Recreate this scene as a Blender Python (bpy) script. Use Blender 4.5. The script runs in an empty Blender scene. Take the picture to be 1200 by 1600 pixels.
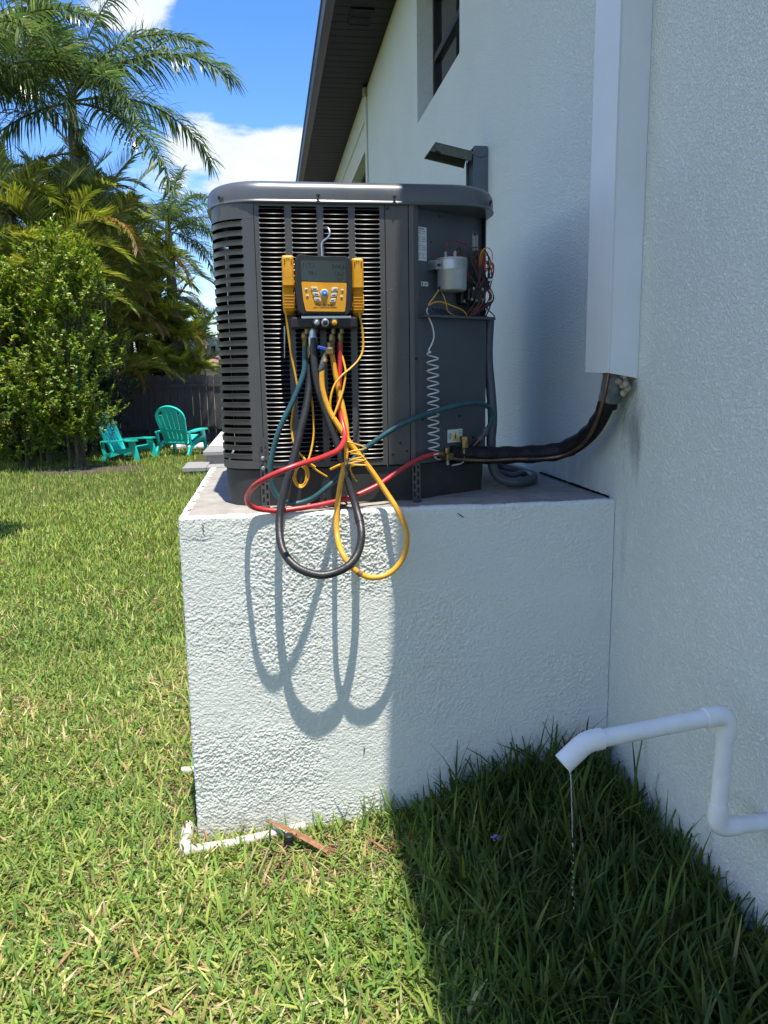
import bpy, math, random
import numpy as np
from mathutils import Vector, Matrix

random.seed(7)
RNG = np.random.default_rng(7)
scene = bpy.context.scene
col = scene.collection
R = math.radians

# ------------------------------------------------------------------ camera
CAM_H = 1.6
cam_data = bpy.data.cameras.new('camera')
cam = bpy.data.objects.new('camera', cam_data)
col.objects.link(cam)
cam_data.sensor_fit = 'VERTICAL'
cam_data.sensor_height = 36.0
cam_data.lens = 36.0 * 1205.0 / 1600.0
cam_data.clip_start = 0.05
cam_data.clip_end = 2000
# measured from the vanishing points of the wall and of its uprights
yw = np.array([-180., -212., 1205.]); yw /= np.linalg.norm(yw)
dn = np.array([111., 6802., 1205.]); dn -= yw * dn.dot(yw); dn /= np.linalg.norm(dn)
zw = -dn
xw = np.cross(yw, zw)
if xw[0] < 0: xw = -xw
RM = np.stack([xw, yw, zw])            # world from camera (x right, y down, z forward)
rot = Matrix([[RM[i][0], -RM[i][1], -RM[i][2]] for i in range(3)])
cam.matrix_world = Matrix.Translation((0, 0, CAM_H)) @ rot.to_4x4()
scene.camera = cam

# ------------------------------------------------------------------ light, sky, exposure
SUN = Vector((0.05, -0.268, 1.0)).normalized()
sun_data = bpy.data.lights.new('sun', 'SUN')
sun_data.energy = 3.95
sun_data.angle = R(0.53)
sun_data.color = (1.0, 0.94, 0.84)
sun = bpy.data.objects.new('sun', sun_data)
sun.rotation_euler = SUN.to_track_quat('Z', 'Y').to_euler()
sun.location = (0, -5, 30)
col.objects.link(sun)

world = bpy.data.worlds.new('World')
scene.world = world
world.use_nodes = True
wn = world.node_tree.nodes; wl = world.node_tree.links
wn.clear()
def WN(t, **k):
    n = wn.new(t)
    for a, b in k.items(): setattr(n, a, b)
    return n
def wmath(op, a, b=None, clamp=False):
    n = WN('ShaderNodeMath', operation=op, use_clamp=clamp)
    for i, v in enumerate((a, b)):
        if v is None: continue
        if isinstance(v, (int, float)): n.inputs[i].default_value = v
        else: wl.new(v, n.inputs[i])
    return n.outputs[0]
sky = WN('ShaderNodeTexSky', sky_type='NISHITA', sun_disc=False)
sky.sun_elevation = math.asin(SUN.z)
sky.sun_rotation = math.atan2(SUN.x, SUN.y)
sky.air_density = 1.0; sky.dust_density = 0.3; sky.ozone_density = 2.5
hs = WN('ShaderNodeHueSaturation'); hs.inputs['Saturation'].default_value = 1.32; hs.inputs['Value'].default_value = .92; hs.inputs['Hue'].default_value = .513
wl.new(sky.outputs[0], hs.inputs['Color'])
tc = WN('ShaderNodeTexCoord')
sep = WN('ShaderNodeSeparateXYZ'); wl.new(tc.outputs['Generated'], sep.inputs[0])
zz = wmath('ADD', wmath('MAXIMUM', sep.outputs[2], 0.0), 0.22)
cmb = WN('ShaderNodeCombineXYZ')
wl.new(wmath('DIVIDE', sep.outputs[0], zz), cmb.inputs[0])
wl.new(wmath('DIVIDE', sep.outputs[1], zz), cmb.inputs[1])
nz = WN('ShaderNodeTexNoise'); nz.inputs['Scale'].default_value = 3.6; nz.inputs['Detail'].default_value = 9
nz.inputs['Roughness'].default_value = 0.58; nz.inputs['Distortion'].default_value = 0.25
wl.new(cmb.outputs[0], nz.inputs['Vector'])
cover = None
def unseen_cloud(d, rad, amt):
    v = Vector(d).normalized()
    dp = WN('ShaderNodeVectorMath', operation='DOT_PRODUCT')
    wl.new(tc.outputs['Generated'], dp.inputs[0]); dp.inputs[1].default_value = v
    mr = WN('ShaderNodeMapRange', interpolation_type='SMOOTHSTEP')
    mr.inputs[1].default_value = math.cos(R(rad)); mr.inputs[2].default_value = 1.0
    mr.inputs[3].default_value = 0.0; mr.inputs[4].default_value = amt
    wl.new(dp.outputs['Value'], mr.inputs[0])
    return mr.outputs[0]
def cloud_front(u0, ru, v0, rv, amt):
    """an oblong cloud low in the north: u = x/y, v = height over distance"""
    du = wmath('DIVIDE', wmath('SUBTRACT', U_, u0), ru); dv = wmath('DIVIDE', wmath('SUBTRACT', V_, v0), rv)
    r = wmath('SQRT', wmath('ADD', wmath('MULTIPLY', du, du), wmath('MULTIPLY', dv, dv)))
    mr = WN('ShaderNodeMapRange', interpolation_type='SMOOTHSTEP')
    mr.inputs[1].default_value = 1.25; mr.inputs[2].default_value = 0.25; mr.inputs[3].default_value = 0; mr.inputs[4].default_value = amt
    wl.new(r, mr.inputs[0])
    return wmath('MULTIPLY', mr.outputs[0], FRONT)
U_ = wmath('DIVIDE', sep.outputs[0], wmath('MAXIMUM', sep.outputs[1], .05))
V_ = wmath('DIVIDE', sep.outputs[2], wmath('MAXIMUM', sep.outputs[1], .05))
FRONT = wmath('GREATER_THAN', sep.outputs[1], .06)
for args in [(-.045, .15, .245, .062, .36), (.13, .16, .25, .07, .36), (-.135, .075, .425, .060, .36), (-.27, .06, .39, .05, .25), (.045, .040, .415, .028, .20), (.5, .25, .3, .1, .35), (-.75, .25, .25, .1, .33)]:
    m_ = cloud_front(*args); cover = m_ if cover is None else wmath('ADD', cover, m_)
for d, rad, amt in [((-9, 1, 4.5), 34, .34), ((9, 1, 4), 20, .3), ((-6, -8, 4), 22, .3), ((6, -9, 5), 18, .3), ((-9, -4, 2.5), 16, .3), ((0, -10, 3), 18, .3)]:  # unseen clouds; the western one enlarged to add white fill light
    cover = wmath('ADD', cover, unseen_cloud(d, rad, amt))
dens = wmath('ADD', nz.outputs['Fac'], cover)
mr = WN('ShaderNodeMapRange', interpolation_type='SMOOTHSTEP')
mr.inputs[1].default_value = 0.67; mr.inputs[2].default_value = 0.84
wl.new(dens, mr.inputs[0])
nz2 = WN('ShaderNodeTexNoise'); nz2.inputs['Scale'].default_value = 5.0; nz2.inputs['Detail'].default_value = 6
wl.new(cmb.outputs[0], nz2.inputs['Vector'])
cr = WN('ShaderNodeMapRange'); cr.inputs[1].default_value = .3; cr.inputs[2].default_value = .7
wl.new(nz2.outputs['Fac'], cr.inputs[0])
cc = WN('ShaderNodeMix', data_type='RGBA')
cc.inputs[6].default_value = (2.7, 3.0, 3.4, 1); cc.inputs[7].default_value = (3.6, 3.7, 3.8, 1)
wl.new(cr.outputs[0], cc.inputs[0])
mx = WN('ShaderNodeMix', data_type='RGBA')
wl.new(mr.outputs[0], mx.inputs[0]); wl.new(hs.outputs[0], mx.inputs[6]); wl.new(cc.outputs[2], mx.inputs[7])
bg = WN('ShaderNodeBackground'); bg.inputs['Strength'].default_value = 0.15
wl.new(mx.outputs[2], bg.inputs['Color'])
wo = WN('ShaderNodeOutputWorld'); wl.new(bg.outputs[0], wo.inputs[0])

scene.view_settings.view_transform = 'Standard'
scene.view_settings.look = 'None'
scene.view_settings.gamma = 1.0
scene.view_settings.use_curve_mapping = False
scene.view_settings.exposure = 1.06
scene.cycles.max_bounces = 8
scene.cycles.diffuse_bounces = 4
scene.cycles.glossy_bounces = 3
scene.cycles.transmission_bounces = 6
scene.cycles.transparent_max_bounces = 6
scene.cycles.use_denoising = True

# ------------------------------------------------------------------ helpers
def tag(o, label=None, cat=None, group=None, kind=None):
    if label: o['label'] = label
    if cat: o['category'] = cat
    if group: o['group'] = group
    if kind: o['kind'] = kind
    return o
def empty(name, loc=(0, 0, 0), rz=0.0):
    o = bpy.data.objects.new(name, None)
    o.empty_display_size = 0.05
    o.location = loc; o.rotation_euler = (0, 0, rz)
    col.objects.link(o)
    return o
def link(name, me, parent=None, loc=None, rz=None):
    o = bpy.data.objects.new(name, me)
    col.objects.link(o)
    if parent is not None:
        o.parent = parent
        if loc is None:      # vertices are in world space: undo the parent's place
            p = parent; off = Vector((0, 0, 0))
            while p is not None:
                off += Vector(p.location); p = p.parent
            o.location = -off
    if loc is not None: o.location = loc
    if rz is not None: o.rotation_euler = (0, 0, rz)
    return o

class MB:
    def __init__(s): s.v = []; s.f = []; s.c = None
    def add(s, vs, fs):
        b = len(s.v); s.v += [tuple(map(float, p)) for p in vs]; s.f += [tuple(b + i for i in f) for f in fs]
        return s
    def box(s, x0, x1, y0, y1, z0, z1, M=None, bev=0.0):
        if bev > 0:
            b = bev
            pr = [(x0 + b, y0), (x1 - b, y0), (x1, y0 + b), (x1, y1 - b), (x1 - b, y1), (x0 + b, y1), (x0, y1 - b), (x0, y0 + b)]
            cx, cy = (x0 + x1) / 2, (y0 + y1) / 2
            fx = 1 - 2 * b / max(1e-6, x1 - x0); fy = 1 - 2 * b / max(1e-6, y1 - y0)
            pin = [(cx + (p[0] - cx) * fx, cy + (p[1] - cy) * fy) for p in pr]
            L = [[(p[0], p[1], z0) for p in pin], [(p[0], p[1], z0 + b) for p in pr], [(p[0], p[1], z1 - b) for p in pr], [(p[0], p[1], z1) for p in pin]]
            return s.loft(L, True, True, M)
        v = [(x, y, z) for z in (z0, z1) for y in (y0, y1) for x in (x0, x1)]
        if M is not None: v = [tuple(M @ Vector(p)) for p in v]
        return s.add(v, [(0, 2, 3, 1), (4, 5, 7, 6), (0, 1, 5, 4), (2, 6, 7, 3), (0, 4, 6, 2), (1, 3, 7, 5)])
    def loft(s, loops, cap0=True, cap1=True, M=None, closed=True):
        n = len(loops[0]); v = [p for l in loops for p in l]
        if M is not None: v = [tuple(M @ Vector(p)) for p in v]
        f = []
        for k in range(len(loops) - 1):
            for i in range(n if closed else n - 1):
                j = (i + 1) % n
                f.append((k * n + i, k * n + j, (k + 1) * n + j, (k + 1) * n + i))
        if cap0: f.append(tuple(reversed(range(n))))
        if cap1: f.append(tuple((len(loops) - 1) * n + i for i in range(n)))
        return s.add(v, f)
    def prism(s, poly, axis, a, b, M=None):
        """poly of 2D points extruded along axis x/y/z from a to b"""
        def P(p, t):
            return {'x': (t, p[0], p[1]), 'y': (p[0], t, p[1]), 'z': (p[0], p[1], t)}[axis]
        return s.loft([[P(p, a) for p in poly], [P(p, b) for p in poly]], True, True, M)
    def tube(s, pts, r, n=10, cap=True):
        P = [Vector(p) for p in pts]; m = len(P)
        T = [(P[min(i + 1, m - 1)] - P[max(i - 1, 0)]).normalized() for i in range(m)]
        u = T[0].orthogonal().normalized()
        loops = []
        for i in range(m):
            u = (u - T[i] * u.dot(T[i])).normalized()
            w = T[i].cross(u)
            ri = r[i] if hasattr(r, '__len__') else r
            loops.append([tuple(P[i] + (u * math.cos(2 * math.pi * k / n) + w * math.sin(2 * math.pi * k / n)) * ri) for k in range(n)])
        return s.loft(loops, cap, cap)
    def cyl(s, a, b, r0, r1=None, n=16):
        return s.tube([a, b], [r0, r0 if r1 is None else r1], n)
    def disc_rings(s, a, d, prof, n=16):
        """lathe: axis point a, direction d, prof list of (distance along axis, radius)"""
        A = Vector(a); D = Vector(d).normalized(); u = D.orthogonal().normalized(); w = D.cross(u)
        return s.loft([[tuple(A + D * t + (u * math.cos(2 * math.pi * k / n) + w * math.sin(2 * math.pi * k / n)) * r) for k in range(n)] for t, r in prof])
    def mesh(s, name, m, smooth=40, attr=None):
        me = bpy.data.meshes.new(name)
        me.from_pydata(s.v, [], s.f)
        if m is not None: me.materials.append(m)
        if smooth:
            me.polygons.foreach_set('use_smooth', [True] * len(me.polygons))
            me.set_sharp_from_angle(angle=R(smooth))
        me.update()
        return me
    def build(s, name, m, parent=None, smooth=40):
        return link(name, s.mesh(name, m, smooth), parent)

def spline(pts, k=8):
    P = [Vector(p) for p in pts]
    out = []
    for i in range(len(P) - 1):
        p0 = P[max(i - 1, 0)]; p1 = P[i]; p2 = P[i + 1]; p3 = P[min(i + 2, len(P) - 1)]
        for j in range(k):
            t = j / k
            out.append(0.5 * ((2 * p1) + (p2 - p0) * t + (2 * p0 - 5 * p1 + 4 * p2 - p3) * t * t + (3 * p1 - p0 - 3 * p2 + p3) * t ** 3))
    out.append(P[-1])
    return out

def raw_mesh(name, verts, quads, m, cols=None, smooth=True, tris=False):
    """fast mesh from numpy arrays"""
    me = bpy.data.meshes.new(name)
    nv = len(verts); nf = len(quads); k = quads.shape[1]
    me.vertices.add(nv); me.loops.add(nf * k); me.polygons.add(nf)
    me.vertices.foreach_set('co', np.ascontiguousarray(verts, np.float32).ravel())
    me.loops.foreach_set('vertex_index', np.ascontiguousarray(quads, np.int32).ravel())
    me.polygons.foreach_set('loop_start', np.arange(0, nf * k, k, dtype=np.int32))
    me.polygons.foreach_set('loop_total', np.full(nf, k, np.int32))
    me.polygons.foreach_set('use_smooth', np.full(nf, smooth, bool))
    if cols is not None:
        a = me.color_attributes.new('Col', 'FLOAT_COLOR', 'POINT')
        c4 = np.ones((nv, 4), np.float32); c4[:, :3] = cols
        a.data.foreach_set('color', c4.ravel())
    me.update(); me.validate()
    me.materials.append(m)
    return me

def vnoise(x, y, seed=0):
    """2-D value noise, smooth, in -1..1"""
    r = np.random.default_rng(seed).uniform(-1, 1, (256, 256))
    xi = np.floor(x).astype(int); yi = np.floor(y).astype(int)
    fx = x - xi; fy = y - yi
    fx = fx * fx * fx * (fx * (fx * 6 - 15) + 10); fy = fy * fy * fy * (fy * (fy * 6 - 15) + 10)
    a = r[xi & 255, yi & 255]; b = r[(xi + 1) & 255, yi & 255]; c = r[xi & 255, (yi + 1) & 255]; d = r[(xi + 1) & 255, (yi + 1) & 255]
    return (a * (1 - fx) + b * fx) * (1 - fy) + (c * (1 - fx) + d * fx) * fy

# ------------------------------------------------------------------ materials
def new_mat(name):
    m = bpy.data.materials.new(name); m.use_nodes = True
    nt = m.node_tree; nt.nodes.clear()
    return m, nt.nodes, nt.links
def pm(name, c, rough=0.5, metal=0.0, var=0.0, vs=8.0, bump=0.0, bs=60.0, spec=0.5, c2=None, rvar=0.0, bdist=0.01, coat=0.0, detail=6):
    m, N, L = new_mat(name)
    b = N.new('ShaderNodeBsdfPrincipled'); o = N.new('ShaderNodeOutputMaterial'); L.new(b.outputs[0], o.inputs[0])
    b.inputs['Base Color'].default_value = (*c, 1); b.inputs['Roughness'].default_value = rough
    b.inputs['Metallic'].default_value = metal; b.inputs['Specular IOR Level'].default_value = spec
    b.inputs['Coat Weight'].default_value = coat
    t = N.new('ShaderNodeTexCoord')
    if var or c2 or rvar:
        n = N.new('ShaderNodeTexNoise'); n.inputs['Scale'].default_value = vs; n.inputs['Detail'].default_value = detail
        n.inputs['Roughness'].default_value = .65
        L.new(t.outputs['Object'], n.inputs['Vector'])
        r = N.new('ShaderNodeMapRange'); r.inputs[1].default_value = .32; r.inputs[2].default_value = .68
        L.new(n.outputs['Fac'], r.inputs[0])
        mx = N.new('ShaderNodeMix'); mx.data_type = 'RGBA'
        if c2 is None: c2 = tuple(v * (1 - var) for v in c)
        mx.inputs[6].default_value = (*c2, 1); mx.inputs[7].default_value = (*c, 1)
        L.new(r.outputs[0], mx.inputs[0]); L.new(mx.outputs[2], b.inputs['Base Color'])
        if rvar:
            rr = N.new('ShaderNodeMapRange'); rr.inputs[3].default_value = rough - rvar; rr.inputs[4].default_value = rough + rvar
            L.new(n.outputs['Fac'], rr.inputs[0]); L.new(rr.outputs[0], b.inputs['Roughness'])
    if bump:
        n2 = N.new('ShaderNodeTexNoise'); n2.inputs['Scale'].default_value = bs; n2.inputs['Detail'].default_value = 5
        L.new(t.outputs['Object'], n2.inputs['Vector'])
        bp = N.new('ShaderNodeBump'); bp.inputs['Strength'].default_value = bump; bp.inputs['Distance'].default_value = bdist
        L.new(n2.outputs['Fac'], bp.inputs['Height']); L.new(bp.outputs[0], b.inputs['Normal'])
    return m
def leaf_mat(name, rough=0.45, trans=0.35, spec=0.4, gain=1.0):
    m, N, L = new_mat(name)
    a = N.new('ShaderNodeAttribute'); a.attribute_name = 'Col'
    b = N.new('ShaderNodeBsdfPrincipled'); b.inputs['Roughness'].default_value = rough; b.inputs['Specular IOR Level'].default_value = spec
    L.new(a.outputs['Color'], b.inputs['Base Color'])
    hsv = N.new('ShaderNodeHueSaturation'); hsv.inputs['Hue'].default_value = .488; hsv.inputs['Saturation'].default_value = 1.15; hsv.inputs['Value'].default_value = 1.25 * gain
    L.new(a.outputs['Color'], hsv.inputs['Color'])
    t = N.new('ShaderNodeBsdfTranslucent'); L.new(hsv.outputs[0], t.inputs['Color'])
    mx = N.new('ShaderNodeMixShader'); mx.inputs[0].default_value = trans
    L.new(b.outputs[0], mx.inputs[1]); L.new(t.outputs[0], mx.inputs[2])
    o = N.new('ShaderNodeOutputMaterial'); L.new(mx.outputs[0], o.inputs[0])
    return m
def stucco_mat(name, c, strength, scale, stain=None, cvar=.11):
    m, N, L = new_mat(name)
    b = N.new('ShaderNodeBsdfPrincipled'); o = N.new('ShaderNodeOutputMaterial'); L.new(b.outputs[0], o.inputs[0])
    b.inputs['Roughness'].default_value = .85; b.inputs['Specular IOR Level'].default_value = .2
    t = N.new('ShaderNodeTexCoord')
    n = N.new('ShaderNodeTexNoise'); n.inputs['Scale'].default_value = 1.7; n.inputs['Detail'].default_value = 7
    L.new(t.outputs['Object'], n.inputs['Vector'])
    mx = N.new('ShaderNodeMix'); mx.data_type = 'RGBA'
    mx.inputs[6].default_value = (*[v * (1 - cvar) for v in c], 1); mx.inputs[7].default_value = (*c, 1)
    L.new(n.outputs['Fac'], mx.inputs[0])
    last = mx.outputs[2]
    if stain:
        for (cx, cy, cz, rx, ry, rz, colr, amt) in stain:
            mp = N.new('ShaderNodeMapping'); mp.vector_type = 'POINT'
            mp.inputs['Scale'].default_value = (1 / rx, 1 / ry, 1 / rz); mp.inputs['Location'].default_value = (-cx / rx, -cy / ry, -cz / rz)
            L.new(t.outputs['Object'], mp.inputs[0])
            ln = N.new('ShaderNodeVectorMath'); ln.operation = 'LENGTH'; L.new(mp.outputs[0], ln.inputs[0])
            sn = N.new('ShaderNodeTexNoise'); sn.inputs['Scale'].default_value = 22; sn.inputs['Detail'].default_value = 6
            sm = N.new('ShaderNodeMapping'); sm.inputs['Scale'].default_value = (1, 1, .3); L.new(t.outputs['Object'], sm.inputs[0]); L.new(sm.outputs[0], sn.inputs['Vector'])
            ad = N.new('ShaderNodeMath'); ad.operation = 'MULTIPLY_ADD'; ad.inputs[1].default_value = 1.4; L.new(sn.outputs['Fac'], ad.inputs[0]); L.new(ln.outputs['Value'], ad.inputs[2])
            mr = N.new('ShaderNodeMapRange'); mr.inputs[1].default_value = 1.45; mr.inputs[2].default_value = .75; mr.inputs[3].default_value = 0; mr.inputs[4].default_value = amt
            L.new(ad.outputs[0], mr.inputs[0])
            m2 = N.new('ShaderNodeMix'); m2.data_type = 'RGBA'; L.new(mr.outputs[0], m2.inputs[0]); L.new(last, m2.inputs[6]); m2.inputs[7].default_value = (*colr, 1)
            last = m2.outputs[2]
    L.new(last, b.inputs['Base Color'])
    n2 = N.new('ShaderNodeTexNoise'); n2.inputs['Scale'].default_value = scale; n2.inputs['Detail'].default_value = 3; n2.inputs['Roughness'].default_value = .5
    L.new(t.outputs['Object'], n2.inputs['Vector'])
    v = N.new('ShaderNodeTexNoise'); v.inputs['Scale'].default_value = scale * 2.6; v.inputs['Detail'].default_value = 3; v.inputs['Distortion'].default_value = .6
    L.new(t.outputs['Object'], v.inputs['Vector'])
    ad = N.new('ShaderNodeMath'); ad.operation = 'MULTIPLY_ADD'; ad.inputs[1].default_value = .6
    L.new(v.outputs['Fac'], ad.inputs[0]); L.new(n2.outputs['Fac'], ad.inputs[2])
    mr = N.new('ShaderNodeMapRange'); mr.interpolation_type = 'SMOOTHSTEP'; mr.inputs[1].default_value = .6; mr.inputs[2].default_value = .98
    L.new(ad.outputs[0], mr.inputs[0])
    bp = N.new('ShaderNodeBump'); bp.inputs['Strength'].default_value = strength; bp.inputs['Distance'].default_value = .006
    L.new(mr.outputs[0], bp.inputs['Height']); L.new(bp.outputs[0], b.inputs['Normal'])
    return m

M = {}
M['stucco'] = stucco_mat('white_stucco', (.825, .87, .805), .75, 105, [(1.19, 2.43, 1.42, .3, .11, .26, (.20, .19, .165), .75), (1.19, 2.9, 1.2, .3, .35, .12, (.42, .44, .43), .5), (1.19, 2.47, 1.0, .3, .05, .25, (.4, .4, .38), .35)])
M['stucco_pad'] = stucco_mat('white_pad_stucco', (.735, .75, .69), .30, 190, [(-.2, 2.54, .0, .40, .3, .16, (.40, .36, .27), .75), (.5, 2.54, .02, .6, .3, .14, (.40, .38, .30), .4), (-.25, 2.54, 1.15, .2, .3, .03, (.5, .48, .43), .6)])
M['concrete'] = pm('rough_concrete', (.35, .325, .28), .9, var=.3, vs=14, bump=.5, bs=90, bdist=.006)
M['grey_metal'] = pm('grey_painted_metal', (.100, .099, .096), .37, .25, var=.22, vs=3.5, bump=.04, bs=400, spec=.5, rvar=.08)
M['cap_metal'] = pm('grey_cap_metal', (.125, .132, .137), .34, .35, var=.12, vs=5, rvar=.08)
M['box_metal'] = pm('blue_grey_sheet_metal', (.098, .112, .125), .42, .3, var=.12, vs=9)
M['black_plastic'] = pm('black_plastic', (.018, .018, .02), .45, var=.3, vs=12, spec=.45)
M['pan'] = pm('black_base_pan', (.022, .023, .025), .6, var=.35, vs=9, c2=(.035, .035, .034))
M['dark'] = pm('dark_coil', (.006, .006, .007), .9, spec=.1)
M['rubber'] = pm('black_rubber', (.025, .026, .028), .42, var=.4, vs=50, bump=.3, bs=160, bdist=.003)
M['foam'] = pm('black_foam_insulation', (.008, .008, .010), .5, bump=.5, bs=60, spec=.25)
M['yellow'] = pm('yellow_plastic', (.74, .335, .008), .42, var=.2, vs=20)
M['yellow_hose'] = pm('yellow_hose', (.74, .36, .025), .35, var=.16, vs=40)
M['red_hose'] = pm('red_hose', (.52, .035, .04), .33, var=.2, vs=30)
M['teal_hose'] = pm('teal_hose', (.022, .085, .10), .35, var=.2, vs=30)
M['yellow_wire'] = pm('yellow_wire', (.74, .38, .02), .45)
M['red_wire'] = pm('red_wire', (.28, .025, .025), .5)
M['orange_wire'] = pm('orange_wire', (.42, .10, .02), .5)
M['brown_wire'] = pm('brown_wire', (.10, .035, .02), .5)
M['blue_wire'] = pm('blue_wire', (.010, .014, .035), .5)
M['white_wire'] = pm('white_cord', (.62, .62, .6), .5)
M['silver'] = pm('silver_metal', (.60, .62, .64), .36, 1.0, rvar=.08, var=.08, vs=30)
M['debris'] = pm('dry_debris', (.25, .17, .10), .85, c2=(.12, .08, .05), var=.5, vs=60)
M['can'] = pm('capacitor_can', (.50, .53, .55), .46, .65, var=.12, vs=30)
M['galv'] = pm('galvanised_steel', (.45, .46, .47), .42, .9, var=.25, vs=40, rvar=.1)
M['brass'] = pm('brass', (.34, .255, .12), .40, 1.0, var=.55, vs=60)
M['copper'] = pm('aged_copper', (.27, .15, .10), .45, .9, var=.5, vs=18, c2=(.09, .06, .05))
M['blue'] = pm('blue_plastic', (.02, .07, .42), .35)
M['button_blue'] = pm('blue_button', (.02, .22, .62), .3)
M['button'] = pm('grey_button', (.50, .49, .44), .5)
M['lcd'] = pm('lcd_screen', (.028, .037, .031), .18, var=.1, vs=30)
M['ink'] = pm('black_ink', (.012, .012, .012), .7)
M['lcd_ink'] = pm('lcd_segments', (.008, .011, .010), .5)
M['paper'] = pm('white_paper_label', (.72, .74, .72), .6, var=.1, vs=30)
M['paper_ink'] = pm('grey_print', (.22, .23, .24), .7)
M['warn_yellow'] = pm('warning_yellow', (.78, .58, .03), .5)
M['pvc'] = pm('white_pvc', (.80, .80, .77), .33, var=.10, vs=14, c2=(.70, .71, .69), spec=.5)
M['pvc_dirty'] = pm('weathered_white_pvc', (.56, .55, .50), .55, var=.6, vs=30, c2=(.36, .33, .27))
M['white_metal'] = pm('white_painted_aluminium', (.75, .775, .76), .38, var=.06, vs=4)
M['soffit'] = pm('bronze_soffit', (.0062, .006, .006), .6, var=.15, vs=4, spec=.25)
M['fascia'] = pm('bronze_fascia', (.055, .052, .052), .42, .2, var=.1, vs=4)
M['frame'] = pm('bronze_window_frame', (.030, .028, .028), .4, .2)
M['roof'] = pm('grey_shingle', (.12, .11, .10), .85, var=.4, vs=6, bump=.5, bs=30)
M['box_grey'] = pm('grey_disconnect_paint', (.12, .145, .16), .5, .2, var=.12, vs=16)
M['box_weathered'] = pm('weathered_inside_of_cover', (.14, .145, .105), .65, c2=(.07, .075, .06), var=.4, vs=28)
M['teal_chair'] = pm('turquoise_plastic', (.025, .60, .50), .36, var=.12, vs=5)
M['fence'] = pm('dark_stained_wood', (.055, .051, .052), .75, var=.35, vs=5, c2=(.034, .032, .033), bump=.3, bs=40)
M['paver'] = pm('grey_paver', (.30, .295, .28), .8, var=.25, vs=20, bump=.4, bs=60)
M['patio'] = pm('pale_patio', (.58, .56, .52), .8, var=.15, vs=10)
M['bark'] = pm('grey_bark', (.10, .085, .065), .9, var=.45, vs=14, bump=.8, bs=40)
M['palm_bark'] = pm('palm_trunk', (.15, .14, .12), .85, var=.3, vs=5, bump=.5, bs=25)
M['cane'] = pm('areca_cane', (.16, .16, .06), .6, c2=(.09, .075, .03), vs=8, var=.3)
M['red_wall'] = pm('dark_red_wall', (.13, .025, .018), .7, var=.25, vs=3)
M['cream'] = pm('cream_render', (.55, .47, .33), .8, var=.1, vs=2)
M['tile'] = pm('terracotta_shingle', (.26, .15, .12), .85, var=.3, vs=5, bump=.4, bs=12)
M['house_grey'] = pm('blue_grey_siding', (.22, .27, .30), .7, var=.1, vs=3)
M['soil'] = pm('soil', (.09, .065, .045), .95, var=.5, vs=30, bump=.8, bs=60)
M['husk'] = pm('dry_palm_husk', (.34, .165, .075), .7, c2=(.15, .075, .04), var=.5, vs=60, bump=.5, bs=120)
M['flower'] = pm('violet_petal', (.30, .16, .42), .6)
M['sealant'] = pm('beige_sealant', (.45, .40, .30), .9, var=.5, vs=40, bump=.8, bs=70)
M['tape'] = pm('dark_tape', (.035, .045, .055), .38, c2=(.16, .18, .19), var=.5, vs=22, bump=.4, bs=60)
M['conduit'] = pm('grey_conduit', (.07, .085, .10), .45)
M['grass'] = leaf_mat('grass_blade', .62, .30, .22)
M['leaf'] = leaf_mat('shrub_leaf', .33, .33, .55)
M['palm_leaf'] = leaf_mat('palm_leaflet', .30, .45, .6)
def glass_mat():
    m, N, L = new_mat('dark_window_glass')
    b = N.new('ShaderNodeBsdfPrincipled'); o = N.new('ShaderNodeOutputMaterial'); L.new(b.outputs[0], o.inputs[0])
    b.inputs['Base Color'].default_value = (.012, .014, .016, 1); b.inputs['Roughness'].default_value = .03
    return m
M['glass'] = glass_mat()
def water_mat():
    m, N, L = new_mat('clear_water')
    b = N.new('ShaderNodeBsdfPrincipled'); o = N.new('ShaderNodeOutputMaterial'); L.new(b.outputs[0], o.inputs[0])
    b.inputs['Base Color'].default_value = (.95, .97, 1, 1); b.inputs['Roughness'].default_value = .02
    b.inputs['Transmission Weight'].default_value = .85; b.inputs['IOR'].default_value = 1.33
    return m
M['water'] = water_mat()
def lawn_mat():
    m, N, L = new_mat('lawn_soil_and_thatch')
    b = N.new('ShaderNodeBsdfPrincipled'); o = N.new('ShaderNodeOutputMaterial'); L.new(b.outputs[0], o.inputs[0])
    b.inputs['Roughness'].default_value = .95; b.inputs['Specular IOR Level'].default_value = .1
    t = N.new('ShaderNodeTexCoord')
    n = N.new('ShaderNodeTexNoise'); n.inputs['Scale'].default_value = 45; n.inputs['Detail'].default_value = 6; L.new(t.outputs['Object'], n.inputs['Vector'])
    r = N.new('ShaderNodeValToRGB'); e = r.color_ramp.elements
    e[0].position = .32; e[0].color = (.035, .03, .016, 1); e[1].position = .7; e[1].color = (.10, .105, .035, 1)
    x = e.new(.5); x.color = (.075, .08, .03, 1)
    L.new(n.outputs['Fac'], r.inputs[0]); L.new(r.outputs[0], b.inputs['Base Color'])
    bp = N.new('ShaderNodeBump'); bp.inputs['Strength'].default_value = 1; bp.inputs['Distance'].default_value = .02
    L.new(n.outputs['Fac'], bp.inputs['Height']); L.new(bp.outputs[0], b.inputs['Normal'])
    return m
M['lawn'] = lawn_mat()

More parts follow.
